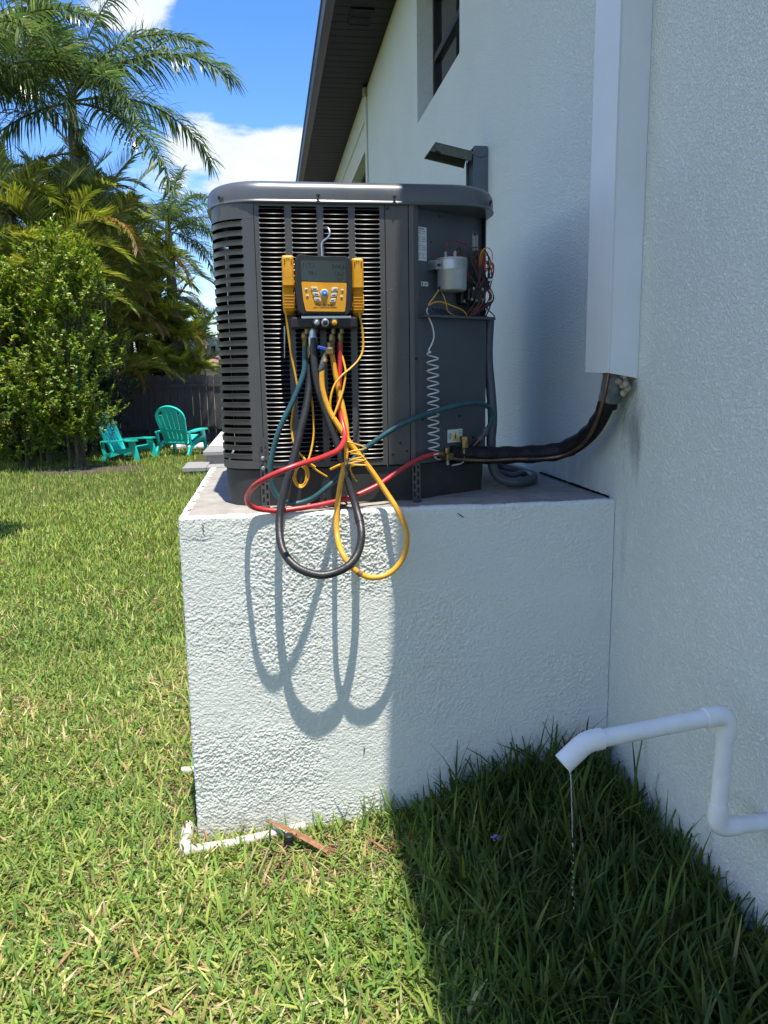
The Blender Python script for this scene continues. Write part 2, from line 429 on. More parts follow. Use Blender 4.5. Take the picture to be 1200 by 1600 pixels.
def text(s, size, x, y, z, m, name, parent, align='CENTER', ext=.0003, M4=None):
    cu = bpy.data.curves.new(name, 'FONT'); cu.body = s; cu.size = size; cu.align_x = align; cu.align_y = 'CENTER'; cu.extrude = ext
    cu.resolution_u = 2
    o = bpy.data.objects.new(name, cu); col.objects.link(o)
    bpy.context.view_layer.update()
    me = bpy.data.meshes.new_from_object(o)
    bpy.data.objects.remove(o)
    T = (Matrix.Translation((x, y, z)) @ Matrix.Rotation(math.pi / 2, 4, 'X')) if M4 is None else M4
    me.transform(T); me.materials.clear(); me.materials.append(m)
    return link(name, me, parent)

# ------------------------------------------------------------------ ground and lawn
XW = 1.193                      # the stucco wall's face
PX0, PY0, PZ = -0.314, 2.54, 1.154   # pad: left edge, front face, top
def sstep(a, b, x):
    t = np.clip((x - a) / (b - a), 0, 1); return t * t * (3 - 2 * t)
def gz(x, y):
    x = np.asarray(x, float); y = np.asarray(y, float)
    near = 1 - sstep(4, 8, y)
    z = 0.13 * sstep(.0, 1.15, x) * near
    return z + .012 * vnoise(x * 1.3 + 40, y * 1.3 + 40, 3) * near + .02 * vnoise(x * .4 + 9, y * .4 + 9, 4) * (1 - near) * (1 - sstep(16, 19, y)) - .006
xs = np.concatenate([[-400, -150, -60, -30, -15], np.arange(-10, 2.01, .1), [4, 10, 40, 150, 400]])
ys = np.concatenate([[-400, -150, -60, -20, -8], np.arange(-3, 22.01, .1), [26, 40, 80, 150, 400]])
gx, gy = np.meshgrid(xs, ys, indexing='ij')
gv = np.stack([gx, gy, gz(gx, gy)], -1).reshape(-1, 3)
ny = len(ys); ii, jj = np.meshgrid(np.arange(len(xs) - 1), np.arange(ny - 1), indexing='ij')
a_ = (ii * ny + jj).ravel()
gq = np.stack([a_, a_ + ny, a_ + ny + 1, a_ + 1], 1)
tag(link('ground', raw_mesh('ground', gv, gq, M['lawn'])), kind='structure')

def blades(P, h, w, az, lean, bend, colr, seg, base_dark=.0):
    """P (n,3) roots; each blade a strip of seg quads leaning to az, bending over"""
    n = len(P); S = seg + 1
    t = np.linspace(0, 1, S)[None, :]
    ang = lean[:, None] + bend[:, None] * t               # angle from vertical along the blade
    ds = (h / seg)[:, None]
    hx = np.concatenate([np.zeros((n, 1)), np.cumsum(np.sin(ang[:, :-1]) * ds, 1)], 1)
    hz = np.concatenate([np.zeros((n, 1)), np.cumsum(np.cos(ang[:, :-1]) * ds, 1)], 1)
    dx, dy = np.cos(az)[:, None], np.sin(az)[:, None]
    cx = P[:, :1] + hx * dx; cy = P[:, 1:2] + hx * dy; cz = P[:, 2:3] + hz
    wd = (w[:, None] * .5) * np.where(t < .98, (1 - t ** 2.2 * .75) * (.75 + .5 * np.minimum(t * 2, .5)), .12)
    tw = RNG.uniform(-.6, .6, n)[:, None]
    sx, sy = -dy * np.cos(tw), dx * np.cos(tw); sz = np.sin(tw)
    V = np.empty((n, S, 2, 3), np.float32)
    V[:, :, 0, 0] = cx - sx * wd; V[:, :, 0, 1] = cy - sy * wd; V[:, :, 0, 2] = cz - sz * wd
    V[:, :, 1, 0] = cx + sx * wd; V[:, :, 1, 1] = cy + sy * wd; V[:, :, 1, 2] = cz + sz * wd
    base = (np.arange(n) * S * 2)[:, None] + (np.arange(seg) * 2)[None, :]
    Q = np.stack([base, base + 1, base + 3, base + 2], -1).reshape(-1, 4)
    C = np.repeat(colr[:, None, :], S * 2, 1).reshape(-1, 3)
    return V.reshape(-1, 3), Q, C
def pal(n, cols, p):
    c = np.array(cols)[RNG.choice(len(cols), n, p=p)]
    return c * RNG.uniform(.85, 1.5, (n, 1)) * RNG.uniform(.94, 1.06, (n, 3))
GREENS = [(.165, .258, .048), (.235, .305, .066), (.115, .210, .050), (.31, .34, .09), (.50, .42, .22), (.34, .22, .11)]
def blocked(x, y):
    b = (x > PX0 - .004) & (y > PY0 - .004) & (y < 4.02)
    b |= (x > -1.5) & (y > 13.08) & (y < 19)
    b |= x > XW - .012
    return b
GV, GQ, GC = [], [], []; goff = 0
def add_blades(*a):
    global goff
    v, q, c = blades(*a); GV.append(v); GQ.append(q + goff); GC.append(c); goff += len(v)
def scatter(x0f, x1, y0, y1, dens):
    A = 0; n = int((y1 - y0) * (x1 - x0f((y0 + y1) / 2)) * dens)
    y = RNG.uniform(y0, y1, n); xl = x0f(y); x = xl + RNG.uniform(0, 1, n) * (x1 - xl)
    k = ~blocked(x, y)
    x, y = x[k], y[k]
    return np.stack([x, y, gz(x, y) - .006], 1)
left = lambda y: -.54 * y - .55
for (y0, y1, dens, seg, hs_, wmul, x1) in [(.1, 1.05, 4500, 2, 1.04, 1.6, XW), (1.05, 2.0, 8300, 3, 1.04, 1.5, XW), (2.0, 3.2, 8000, 3, 1.0, 1.4, XW), (3.2, 4.6, 6300, 2, 1.0, 1.4, .3), (4.6, 7, 3800, 2, 1.0, 1.55, .5),
                                    (7, 10.5, 1900, 2, 1.05, 2.1, .8), (10.5, 14.5, 900, 1, 1.15, 3.0, .8), (14.5, 19.3, 480, 1, 1.3, 4.2, -1.3)]:
    P = scatter(left, x1, y0, y1, dens); n = len(P)
    patch = vnoise(P[:, 0] * 2.1 + 7, P[:, 1] * 2.1 + 3, 11) + .5 * vnoise(P[:, 0] * 5 + 1, P[:, 1] * 5 + 8, 12)
    dry = np.clip(.38 + .55 * patch, 0.03, .9) * (1 - .85 * sstep(4.0, 6.5, P[:, 1])) * (1 - sstep(.3, .6, P[:, 0])) + .06 + .45 * np.exp(-((P[:, 0] - .02) ** 2 / .12 + (P[:, 1] - 2.36) ** 2 / .03)) + .35 * np.exp(-((P[:, 0] + .5) ** 2 / .02 + (P[:, 1] - 3.0) ** 2 / .12))
    # the strip right of the eave line has grown tall
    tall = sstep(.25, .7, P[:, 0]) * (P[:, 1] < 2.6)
    bare = np.exp(-((P[:, 0] - .05) ** 2 / .06 + (P[:, 1] - 2.34) ** 2 / .015))
    keep = RNG.uniform(0, 1, n) < (1 - .6 * bare) * (1 - .30 * tall) * np.where(patch > .45, .66, 1.0)
    P, patch, dry, tall = P[keep], patch[keep], dry[keep], tall[keep]; n = len(P)
    isdry = RNG.uniform(0, 1, n) < dry * .55
    c = pal(n, GREENS[:4], [.42, .19, .31, .08])
    cd = pal(n, GREENS[3:], [.45, .35, .20])
    c[isdry] = cd[isdry]
    c = c * (1 - .60 * tall[:, None]) * np.array([1, 1, 1]) * (1 + .10 * patch[:, None])  # tall strip darkened: the house's shade is put into the blade colour
    far = sstep(4.5, 8, P[:, 1])[:, None]
    c = c * (1 - far) + far * c * np.array([1.12, 1.06, 1.0])
    h = RNG.gamma(8, .0072, n) * hs_ * (1 + 1.15 * tall)
    w = RNG.uniform(.0042, .0085, n) * wmul * (1 + .25 * tall)
    flat = RNG.uniform(0, 1, n) < (.72 * (1 - far[:, 0] * .7)) * (1 - .65 * tall)
    lean = np.where(flat, RNG.uniform(.85, 1.45, n), RNG.uniform(.05, .65, n))
    bend = np.where(flat, RNG.uniform(-.3, .5, n), RNG.uniform(.1, 1.2, n))
    h = np.where(flat, h * 1.0, h * .95)
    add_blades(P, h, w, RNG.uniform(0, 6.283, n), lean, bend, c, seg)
    if 1 < y0 < 4:                                     # thatch: short clippings lying flat between the blades
        P = scatter(left, x1, y0, y1, 6500); P = P[RNG.uniform(0, 1, len(P)) > .75 * sstep(.3, .6, P[:, 0])]; n = len(P)
        pt = vnoise(P[:, 0] * 2.1 + 7, P[:, 1] * 2.1 + 3, 11)
        P = P.copy(); P[:, 2] += RNG.uniform(.004, .022, n)
        cg = pal(n, GREENS[:4], [.2, .35, .1, .35]); cs = pal(n, [(.46, .38, .20), (.36, .28, .14), (.28, .18, .10), (.50, .45, .27)], [.35, .3, .15, .2]) * .85
        c = np.where((RNG.uniform(0, 1, n) < .30 + .3 * pt)[:, None], cs, cg)
        add_blades(P, RNG.uniform(.015, .045, n), RNG.uniform(.0025, .006, n), RNG.uniform(0, 6.283, n), RNG.uniform(1.25, 1.6, n), RNG.uniform(-.3, .3, n), c, 1)
# tall clumps: by the wall, in the corner with the pad, and a few along the pad's front
def tuft(x, y, n, hm, sp, w=.008, dark=.8):
    px = x + RNG.normal(0, sp, n); py = y + RNG.normal(0, sp, n)
    k = ~blocked(px, py); px, py = px[k], py[k]; n = len(px)
    P = np.stack([px, py, gz(px, py) - .01], 1)
    h = hm * RNG.uniform(.5, 1.15, n)
    c = pal(n, GREENS[:3], [.5, .2, .3]) * dark * (.48 if y < 2.55 and x > .45 else .9)  # clumps by the wall carry its shade as a darker colour
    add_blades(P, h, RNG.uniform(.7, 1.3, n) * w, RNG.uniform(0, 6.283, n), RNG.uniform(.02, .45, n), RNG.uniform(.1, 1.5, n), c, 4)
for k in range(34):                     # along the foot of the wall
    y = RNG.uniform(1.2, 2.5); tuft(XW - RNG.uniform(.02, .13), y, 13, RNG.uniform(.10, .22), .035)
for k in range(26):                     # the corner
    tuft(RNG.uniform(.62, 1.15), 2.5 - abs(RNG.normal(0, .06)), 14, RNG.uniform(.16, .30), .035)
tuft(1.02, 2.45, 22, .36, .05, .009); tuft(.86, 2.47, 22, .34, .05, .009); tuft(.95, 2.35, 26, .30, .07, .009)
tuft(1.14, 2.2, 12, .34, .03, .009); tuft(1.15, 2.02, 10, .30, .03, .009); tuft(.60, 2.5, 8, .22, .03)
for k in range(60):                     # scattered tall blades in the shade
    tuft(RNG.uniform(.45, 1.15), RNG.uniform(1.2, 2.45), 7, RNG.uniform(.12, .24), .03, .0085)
for (x, y, n, hm) in [(.16, 2.5, 5, .15), (.27, 2.51, 9, .17), (.33, 2.5, 9, .16), (.37, 2.5, 9, .15), (.1, 2.5, 4, .11), (-.02, 2.5, 4, .09), (-.42, 2.35, 9, .11), (-.5, 2.7, 9, .12), (-.42, 3.2, 12, .13), (-.28, 2.44, 5, .07), (-.2, 2.45, 6, .08), (-.12, 2.465, 5, .07), (-.03, 2.47, 6, .08), (-.37, 2.52, 6, .08), (-.385, 2.46, 6, .08), (-.36, 2.62, 8, .1), (-.40, 3.03, 9, .09), (-.4, 3.7, 12, .13)]:
    tuft(x, y, n, hm, .02, .008, 1.05)
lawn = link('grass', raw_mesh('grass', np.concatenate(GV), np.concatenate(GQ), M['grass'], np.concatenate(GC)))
tag(lawn, 'coarse green lawn grass, mown and patchy, taller in the shade by the wall', 'grass', kind='stuff')

# bare soil patches of mulch beside the pad
def mulch(name, x0, x1, y0, y1, n, label):
    mb = MB()
    for i in range(n):
        x, y = RNG.uniform(x0, x1), RNG.uniform(y0, y1)
        if blocked(np.array(x), np.array(y)): continue
        z = float(gz(x, y)) + RNG.uniform(.002, .02); L_ = RNG.uniform(.008, .03); a = RNG.uniform(0, 6.28); r = RNG.uniform(.0012, .003)
        d = np.array([math.cos(a), math.sin(a), RNG.uniform(-.3, .3)]) * L_
        mb.tube([(x - d[0], y - d[1], z - d[2] * .3), (x + d[0], y + d[1], z + d[2])], r, 4)
    o = mb.build(name, M['debris'], None, 0); tag(o, label, 'mulch', kind='stuff')
mulch('plant_debris', -.47, -.325, 2.5, 3.3, 240, 'brown dry debris along the left foot of the white pad')
mulch('plant_debris', -.15, .35, 2.2, 2.52, 260, 'brown dry clippings on the grass in front of the white pad')

# ------------------------------------------------------------------ the house
ZS, XE = 4.70, 0.605            # soffit height, eave edge
house = tag(empty('house', (XW, 6, 0)), 'white stucco house with dark bronze eaves rising along the right side', 'house')
WT = .22
W1 = (4.84, 6.16, 3.465, 4.34); W2 = (9.24, 10.9, 3.1, 4.12)
def wall_piece(mb, y0, y1, z0, z1): mb.box(XW, XW + WT, y0, y1, z0, z1)
mb = MB()
YA, YB = -9., 14.6
for (y0, y1, zz0) in [(YA, W1[0], None), (W1[0], W1[1], W1), (W1[1], W2[0], None), (W2[0], W2[1], W2), (W2[1], YB, None)]:
    if zz0 is None: wall_piece(mb, y0, y1, -.3, ZS + .02)
    else:
        wall_piece(mb, y0, y1, -.3, zz0[2]); wall_piece(mb, y0, y1, zz0[3], ZS + .02)
mb.box(XW + WT, 9, YB - .2, YB, -.3, ZS); mb.box(XW + WT, 9, YA, YA + .2, -.3, ZS)
mb.build('wall', M['stucco'], house, 0)
# thin raised trim band under the far eave
MB().box(XW - .018, XW, 9.10, YB, ZS - .30, ZS - .012).build('frieze_board', M['stucco'], house, 0)
# roof and eave
mb = MB(); sl = math.tan(R(20))
x1 = 6.5
mb.prism([(XE + .01, ZS + .06), (x1, ZS + .06 + (x1 - XE) * sl), (x1, ZS + .20 + (x1 - XE) * sl), (XE - .01, ZS + .20)], 'y', YA - .5, YB + .45)
mb.prism([(x1, ZS + .05 + (x1 - XE) * sl), (x1 * 2 - XE, ZS + .05), (x1 * 2 - XE, ZS + .2), (x1, ZS + .20 + (x1 - XE) * sl)], 'y', YA - .5, YB + .45)
mb.build('roof', M['roof'], house, 0)
fa = MB().box(XE + .012, XE + .032, YA - .45, YB + .4, ZS - .005, ZS + .195).build('fascia', M['fascia'], house, 0)
MB().prism([(XE, ZS), (XE + .011, ZS), (XE + .011, ZS + .19), (XE - .012, ZS + .19), (XE - .012, ZS + .16), (XE, ZS + .15)], 'y', YA - .45, YB + .4).build('drip_edge', M['fascia'], house, 0)
MB().box(XE + .033, XE + .075, YA - .4, YB + .4, ZS - .008, ZS + .004).build('soffit_channel', M['fascia'], house, 0)
# soffit boards, each one a part
bw = .146
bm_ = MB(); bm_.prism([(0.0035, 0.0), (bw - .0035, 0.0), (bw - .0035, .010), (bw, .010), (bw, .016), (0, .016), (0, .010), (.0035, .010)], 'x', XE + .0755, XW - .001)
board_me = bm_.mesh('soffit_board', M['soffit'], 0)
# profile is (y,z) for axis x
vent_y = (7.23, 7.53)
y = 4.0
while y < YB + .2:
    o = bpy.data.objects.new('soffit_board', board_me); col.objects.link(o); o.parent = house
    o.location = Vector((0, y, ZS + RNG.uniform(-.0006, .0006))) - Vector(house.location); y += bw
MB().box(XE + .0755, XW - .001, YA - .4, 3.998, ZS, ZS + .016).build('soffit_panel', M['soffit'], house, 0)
vent = MB()
vx0, vx1 = .83, 1.03
vent.box(vx0, vx1, 7.22, 7.235, ZS - .012, ZS - .001).box(vx0, vx1, 7.525, 7.54, ZS - .012, ZS - .001).box(vx0, vx0 + .015, 7.2355, 7.5245, ZS - .012, ZS - .001).box(vx1 - .015, vx1, 7.2355, 7.5245, ZS - .012, ZS - .001)
vent.box(vx0 + .016, vx1 - .016, 7.37, 7.39, ZS - .012, ZS - .001)
vt = vent.build('soffit_vent', M['soffit'], house, 0)
g = MB()
for k in range(13):
    yy = 7.24 + k * .022
    if 7.36 < yy < 7.395: continue
    g.box(vx0 + .0155, vx1 - .0155, yy, yy + .008, ZS - .009, ZS - .003)
g.build('vent_grille', M['black_plastic'], vt, 0)
# windows: bronze frame set back in the opening, dark glass
def window(w, depth):
    y0, y1, z0, z1 = w; X = XW + depth
    f = MB(); t = .045
    f.box(X, X + .06, y0 + .001, y0 + t, z0 + .001, z1 - .001).box(X, X + .06, y1 - t, y1 - .001, z0 + .001, z1 - .001)
    f.box(X, X + .06, y0 + t, y1 - t, z0 + .001, z0 + t).box(X, X + .06, y0 + t, y1 - t, z1 - t, z1 - .001)
    fr = f.build('window', M['frame'], house, 0)
    s = MB(); zc = (z0 + z1) / 2 - .02
    s.box(X + .004, X + .05, y0 + t + .001, y1 - t - .001, zc, zc + .05).build('sash_rail', M['frame'], fr, 0)
    MB().box(X + .03, X + .036, y0 + t + .001, y1 - t - .001, z0 + t + .001, zc - .001).build('pane', M['glass'], fr, 0)
    MB().box(X + .03, X + .036, y0 + t + .001, y1 - t - .001, zc + .051, z1 - t - .001).build('pane', M['glass'], fr, 0)
window(W1, .12); window(W2, .12)
# painted vertical conduit on the far part of the wall
cd = tag(empty('conduit', (XW, 9.05, 3)), 'thin white vertical conduit running up the house wall to the soffit', 'conduit')
MB().tube([(XW - .018, 9.05, 1.0), (XW - .018, 9.05, ZS - .10)], .016, 10).build('pipe', M['stucco'], cd)
MB().tube([(XW - .02, 9.05, ZS - .10), (XW - .02, 9.05, ZS - .012)], .034, 12).build('coupling', M['sealant'], cd)

# line-set cover down the wall
ch = tag(empty('line_set_cover', (XW, 2.5, 1.6)), 'tall white sheet-metal line cover boxed onto the stucco wall', 'pipe cover')
cx0 = 1.091
b = MB(); zt = ZS - .001; zb = 1.597
b.prism([(2.412, zb - .004), (2.600, zb), (2.600, zt), (2.412, zt)], 'x', cx0, cx0 + .004)
b.prism([(cx0 + .0045, zb - .004), (XW - .001, zb - .022), (XW - .001, zt), (cx0 + .0045, zt)], 'y', 2.412, 2.416)
b.prism([(cx0 + .0045, zb), (XW - .001, zb), (XW - .001, zt), (cx0 + .0045, zt)], 'y', 2.596, 2.600)
b.build('cover', M['white_metal'], ch, 0)
MB().box(cx0 - .0016, cx0 + .0012, 2.4105, 2.417, zb, zt).build('folded_edge', M['white_metal'], ch, 0)
se = MB()
for k in range(26):
    p = (1.165 + RNG.uniform(-.03, .02), 2.425 + RNG.uniform(-.008, .05), 1.572 + RNG.uniform(-.045, .02)); r = RNG.uniform(.006, .014)
    se.disc_rings((p[0], p[1], p[2] - r), (RNG.uniform(-.3, .3), RNG.uniform(-.3, .3), 1), [(0, r * .3), (r * .5, r * .9), (r, r), (r * 1.6, r * .8), (r * 2, r * .25)], 7)
se.build('foam_sealant', M['sealant'], ch)

# ------------------------------------------------------------------ the equipment pad
pad = tag(empty('equipment_pad', (.4, 3.2, 0)), 'tall white stucco pad with a rough concrete top that carries the air conditioner', 'equipment pad')
PB = 3.95
# skin path: up the left side, round the corner, along the front
rc = .012
side = [(PX0, y) for y in np.arange(PB, PY0 + rc + .005, -.012)]
arc = [(PX0 + rc - rc * math.cos(a), PY0 + rc - rc * math.sin(a)) for a in np.linspace(0, math.pi / 2, 7)]
front = [(x, PY0) for x in np.arange(PX0 + rc + .003, XW - .0005, .0025)]
path = np.array(side + arc + front)
tan = np.gradient(path, axis=0); tan /= np.linalg.norm(tan, axis=1)[:, None]
nrm = np.stack([tan[:, 1], -tan[:, 0]], 1)
sl_ = np.concatenate([[0], np.cumsum(np.linalg.norm(np.diff(path, axis=0), axis=1))])
zs_ = np.concatenate([np.arange(-.10, PZ - .012, .0025), [PZ - .011]])
SS, ZZ = np.meshgrid(sl_, zs_, indexing='ij')
d1 = vnoise(SS * 62 + 11, ZZ * 78 + 5, 21); d2 = vnoise(SS * 215 + 3, ZZ * 260 + 9, 22); d3 = vnoise(SS * 390 + 3, ZZ * 410 + 9, 23)
warp = vnoise(SS * 40, ZZ * 40, 24) * .006
d1 = vnoise((SS + warp) * 105 + 11, (ZZ + warp) * 135 + 5, 21)
hgt = sstep(-.55, .65, .62 * d1 + .95 * d2) * .0031 + d3 * .0011 + vnoise(SS * 6, ZZ * 6, 25) * .0022 + vnoise(SS * 28, ZZ * 34, 27) * .0009
hgt *= np.clip(.55 + .6 * vnoise(SS * 4 + 2, ZZ * 4, 26), .35, 1)
fall = sstep(PZ - .05, PZ - .011, ZZ) * .0
PXY = path[:, None, :] + nrm[:, None, :] * (hgt - .002)[:, :, None]
V = np.concatenate([PXY, ZZ[:, :, None]], 2)
# roll the rim over onto the top, with a ragged plaster lip
rim = []
for k, (inn, dz) in enumerate([(.003, .005), (.009, .0095), (.018, .011), (.026, .009)]):
    rg = 1 + .55 * vnoise(sl_ * 35 + k, sl_ * 0 + k * .5, 31) + .3 * vnoise(sl_ * 110, sl_ * 0 + 3, 32)
    inn = inn * (np.clip(rg, .4, 2.2) if k > 1 else 1)
    xy = PXY[:, -1, :] - nrm * np.atleast_1d(inn).reshape(-1, 1) if k > 1 else PXY[:, -1, :] - nrm * inn
    zz_ = PZ - .011 + dz + .0025 * vnoise(sl_ * 22, sl_ * 0 + .3, 33)
    rim.append(np.concatenate([xy, zz_[:, None]], 1)[:, None, :])
xy = PXY[:, -1, :] - nrm * .034
rim.append(np.concatenate([xy, np.full((len(path), 1), PZ - .012)], 1)[:, None, :])
V = np.concatenate([V] + rim, 1)
n0, n1 = V.shape[:2]
ii, jj = np.meshgrid(np.arange(n0 - 1), np.arange(n1 - 1), indexing='ij'); a_ = (ii * n1 + jj).ravel()
Q = np.stack([a_, a_ + n1, a_ + n1 + 1, a_ + 1], 1)
link('stucco_skin', raw_mesh('stucco_skin', V.reshape(-1, 3), Q, M['stucco_pad']), pad)
MB().box(PX0 + .02, XW - .001, PY0 + .02, PB, -.15, PZ - .012).build('core', M['stucco_pad'], pad, 0)
# rough concrete top
tx = np.arange(PX0 + .012, XW - .002, .012); ty = np.arange(PY0 + .012, PB - .004, .012)
TX, TY = np.meshgrid(tx, ty, indexing='ij')
TZ = PZ - .003 + .0016 * vnoise(TX * 18, TY * 18, 41) + .001 * vnoise(TX * 50, TY * 50, 42) + .002 * vnoise(TX * 5, TY * 5, 43)
n0, n1 = TX.shape; ii, jj = np.meshgrid(np.arange(n0 - 1), np.arange(n1 - 1), indexing='ij'); a_ = (ii * n1 + jj).ravel()
link('concrete_top', raw_mesh('concrete_top', np.stack([TX, TY, TZ], -1).reshape(-1, 3), np.stack([a_, a_ + n1, a_ + n1 + 1, a_ + 1], 1), M['concrete']), pad)
# open crack between pad and wall, chips along the edge
ck = MB()
yy = np.arange(PY0 + .05, 3.3, .012)
w_ = .0012 + .002 * np.abs(vnoise(yy * 40, yy * 0, 51)) + .004 * np.clip(vnoise(yy * 9, yy * 0 + 4, 52), 0, 1)
ck.loft([[(XW - .004 - w_[i] * 2, yy[i], PZ - .001), (XW - .002, yy[i], PZ - .0005), (XW - .002, yy[i], PZ + .002 + w_[i]), (XW - .006 - w_[i], yy[i], PZ + .004)] for i in range(len(yy))])
ck.build('wall_joint', M['dark'], pad, 0)
def crack(pts, w=.0016):
    c = MB(); c.tube([(p[0], PY0 - .0022, p[1]) for p in pts], [w * f for f in ([.5] + [1] * (len(pts) - 2) + [.4])], 5); c.build('crack', M['ink'], pad, 0)
crack([(-.237, 1.128), (-.232, 1.118), (-.235, 1.108), (-.228, 1.100)], .0016); crack([(-.305, 1.095), (-.28, 1.087), (-.262, 1.091), (-.235, 1.084), (-.20, 1.093)], .0009)
crack([(.62, 1.128), (.635, 1.118), (.642, 1.112)], .002); crack([(.28, .30), (.282, .285), (.279, .27)], .0022)

# ------------------------------------------------------------------ patio and steps beyond the pad
pst = tag(empty('patio_steps', (-1, 14, 0)), 'grey paver steps up to a pale patio beyond the lawn', 'steps')
def slab(name, x0, x1, y0, y1, z0, z1, m, p, bev=.012): return MB().box(x0, x1, y0, y1, z0, z1, None, bev).build(name, m, p, 30)
MB().box(-1.44, 2.4, 13.16, 14.6, -.1, .052).build('riser', M['paver'], pst, 0)
MB().box(-1.16, 2.4, 13.96, 15.6, .053, .236).build('riser', M['paver'], pst, 0)
for r_, (xa, ya, yb, z0, z1) in enumerate([(-1.49, 13.1, 13.545, .053, .125), (-1.49, 13.55, 13.99, .053, .125), (-1.205, 13.9, 14.38, .237, .31), (-1.205, 14.385, 14.9, .237, .31)]):
    x = xa
    while x < 2.3:
        if not (r_ == 1 and x > -1.2): slab('paver', x, x + .395, ya, yb, z0, z1, M['paver'], pst, .008)
        x += .40
MB().box(-1.18, 2.4, 14.91, 18.9, -.1, .32).build('patio_slab', M['patio'], pst, 0)

# ------------------------------------------------------------------ fence: each picket a part
FY = 19.5
fence = tag(empty('fence', (-1, FY, 0)), 'dark stained wooden picket fence with rounded tops behind the lawn chairs', 'fence')
pw = .165
prof = [(0, -.05), (pw, -.05), (pw, 1.60)] + [(pw / 2 + pw / 2 * math.cos(a), 1.60 + .07 * math.sin(a)) for a in np.linspace(.2, math.pi - .2, 9)] + [(0, 1.60)]
pk = MB().prism(prof, 'y', -.011, .011).mesh('picket', M['fence'], 30)
x = -7.6
while x < 3.6:
    o = bpy.data.objects.new('picket', pk); col.objects.link(o); o.parent = fence
    o.location = Vector((x, FY + RNG.uniform(-.008, .008), RNG.uniform(-.012, .012))) - Vector(fence.location)
    o.rotation_euler = (RNG.uniform(-.006, .006), 0, RNG.uniform(-.02, .02)); x += pw + .009
for z in (.35, 1.38):
    MB().box(-7.6, 3.6, FY - .0575, FY - .022, z, z + .07).build('rail', M['fence'], fence, 0)

# ------------------------------------------------------------------ neighbouring houses
nh = tag(empty('neighbour_house', (0, 42, 0)), 'cream house with a reddish shingle roof beyond the fence', 'house')
MB().box(-3.35, 9, 40, 50, 0, 1.95).build('wall', M['cream'], nh, 0)
MB().box(-3.6, 9.3, 39.7, 50.3, 1.955, 2.13).build('fascia', M['cream'], nh, 0)
MB().add([(-3.7, 39.6, 2.135), (9.4, 39.6, 2.135), (9.4, 50.4, 2.135), (-3.7, 50.4, 2.135), (.3, 45, 4.0), (5.4, 45, 4.0)], [(0, 1, 5, 4), (1, 2, 5), (2, 3, 4, 5), (3, 0, 4), (3, 2, 1, 0)]).build('roof', M['tile'], nh, 0)
gh = tag(empty('grey_house', (-5, 60, 0)), 'blue grey house gable showing above the reddish roof', 'house')
MB().prism([(-8.6, 0), (-3.55, 0), (-3.55, 4.25), (-6.1, 5.1), (-8.6, 4.25)], 'y', 60, 70).build('wall', M['house_grey'], gh, 0)
MB().prism([(-9, 4.16), (-6.1, 5.14), (-3.15, 4.16), (-3.15, 4.32), (-6.1, 5.3), (-9, 4.32)], 'y', 59.6, 70.4).build('roof', M['house_grey'], gh, 0)
for k in range(3):
    MB().box(-5.3 + k * .55, -4.95 + k * .55, 59.93, 59.99, 3.0, 3.9).build('window', M['glass'], gh, 0)
rb = tag(empty('red_building', (-7, 23, 0)), 'dark red building half hidden behind the palms on the left', 'building')
MB().box(-12, -5.95, 22.5, 28, 0, 5.2).build('wall', M['red_wall'], rb, 0)
MB().prism([(-12.3, 5.201), (-5.6, 5.201), (-9, 6.8)], 'y', 22.2, 28.3).build('roof', M['roof'], rb, 0)
MB().box(-12, -9.4, 22.43, 22.498, 3.0, 4.6).build('window', M['glass'], rb, 0)

# ------------------------------------------------------------------ the condenser
unit = tag(empty('condenser_unit', (.32, 3.18, PZ)), 'large grey louvred air conditioner condenser with its corner control box open', 'air conditioner')
UL, UR, UF, UBk = -.172, .812, 2.700, 3.665
ZB, ZT = 1.283, 2.165           # louvred body from base pan to cap
CR = .140
def left_path(s, out=0.0):
    """runs down the left side, round the left front corner and onto the front; returns x, y"""
    a0 = .13; aL = CR * math.pi / 2
    if s < a0: return (UL - out, UF + CR + (a0 - s))
    if s < a0 + aL:
        a = (s - a0) / CR
        return (UL + CR - (CR + out) * math.cos(a), UF + CR - (CR + out) * math.sin(a))
    return (UL + CR + (s - a0 - aL), UF - out)
SA = .13 + CR * math.pi / 2
def path_sheet(mb, s0, s1, z0, z1, o0, o1, n=14):
    L0 = []; 
    for k in range(n + 1):
        s = s0 + (s1 - s0) * k / n
        a = left_path(s, o0); b = left_path(s, o1)
        L0.append([(a[0], a[1], z0), (b[0], b[1], z0), (b[0], b[1], z1), (a[0], a[1], z1)])
    mb.loft(L0)
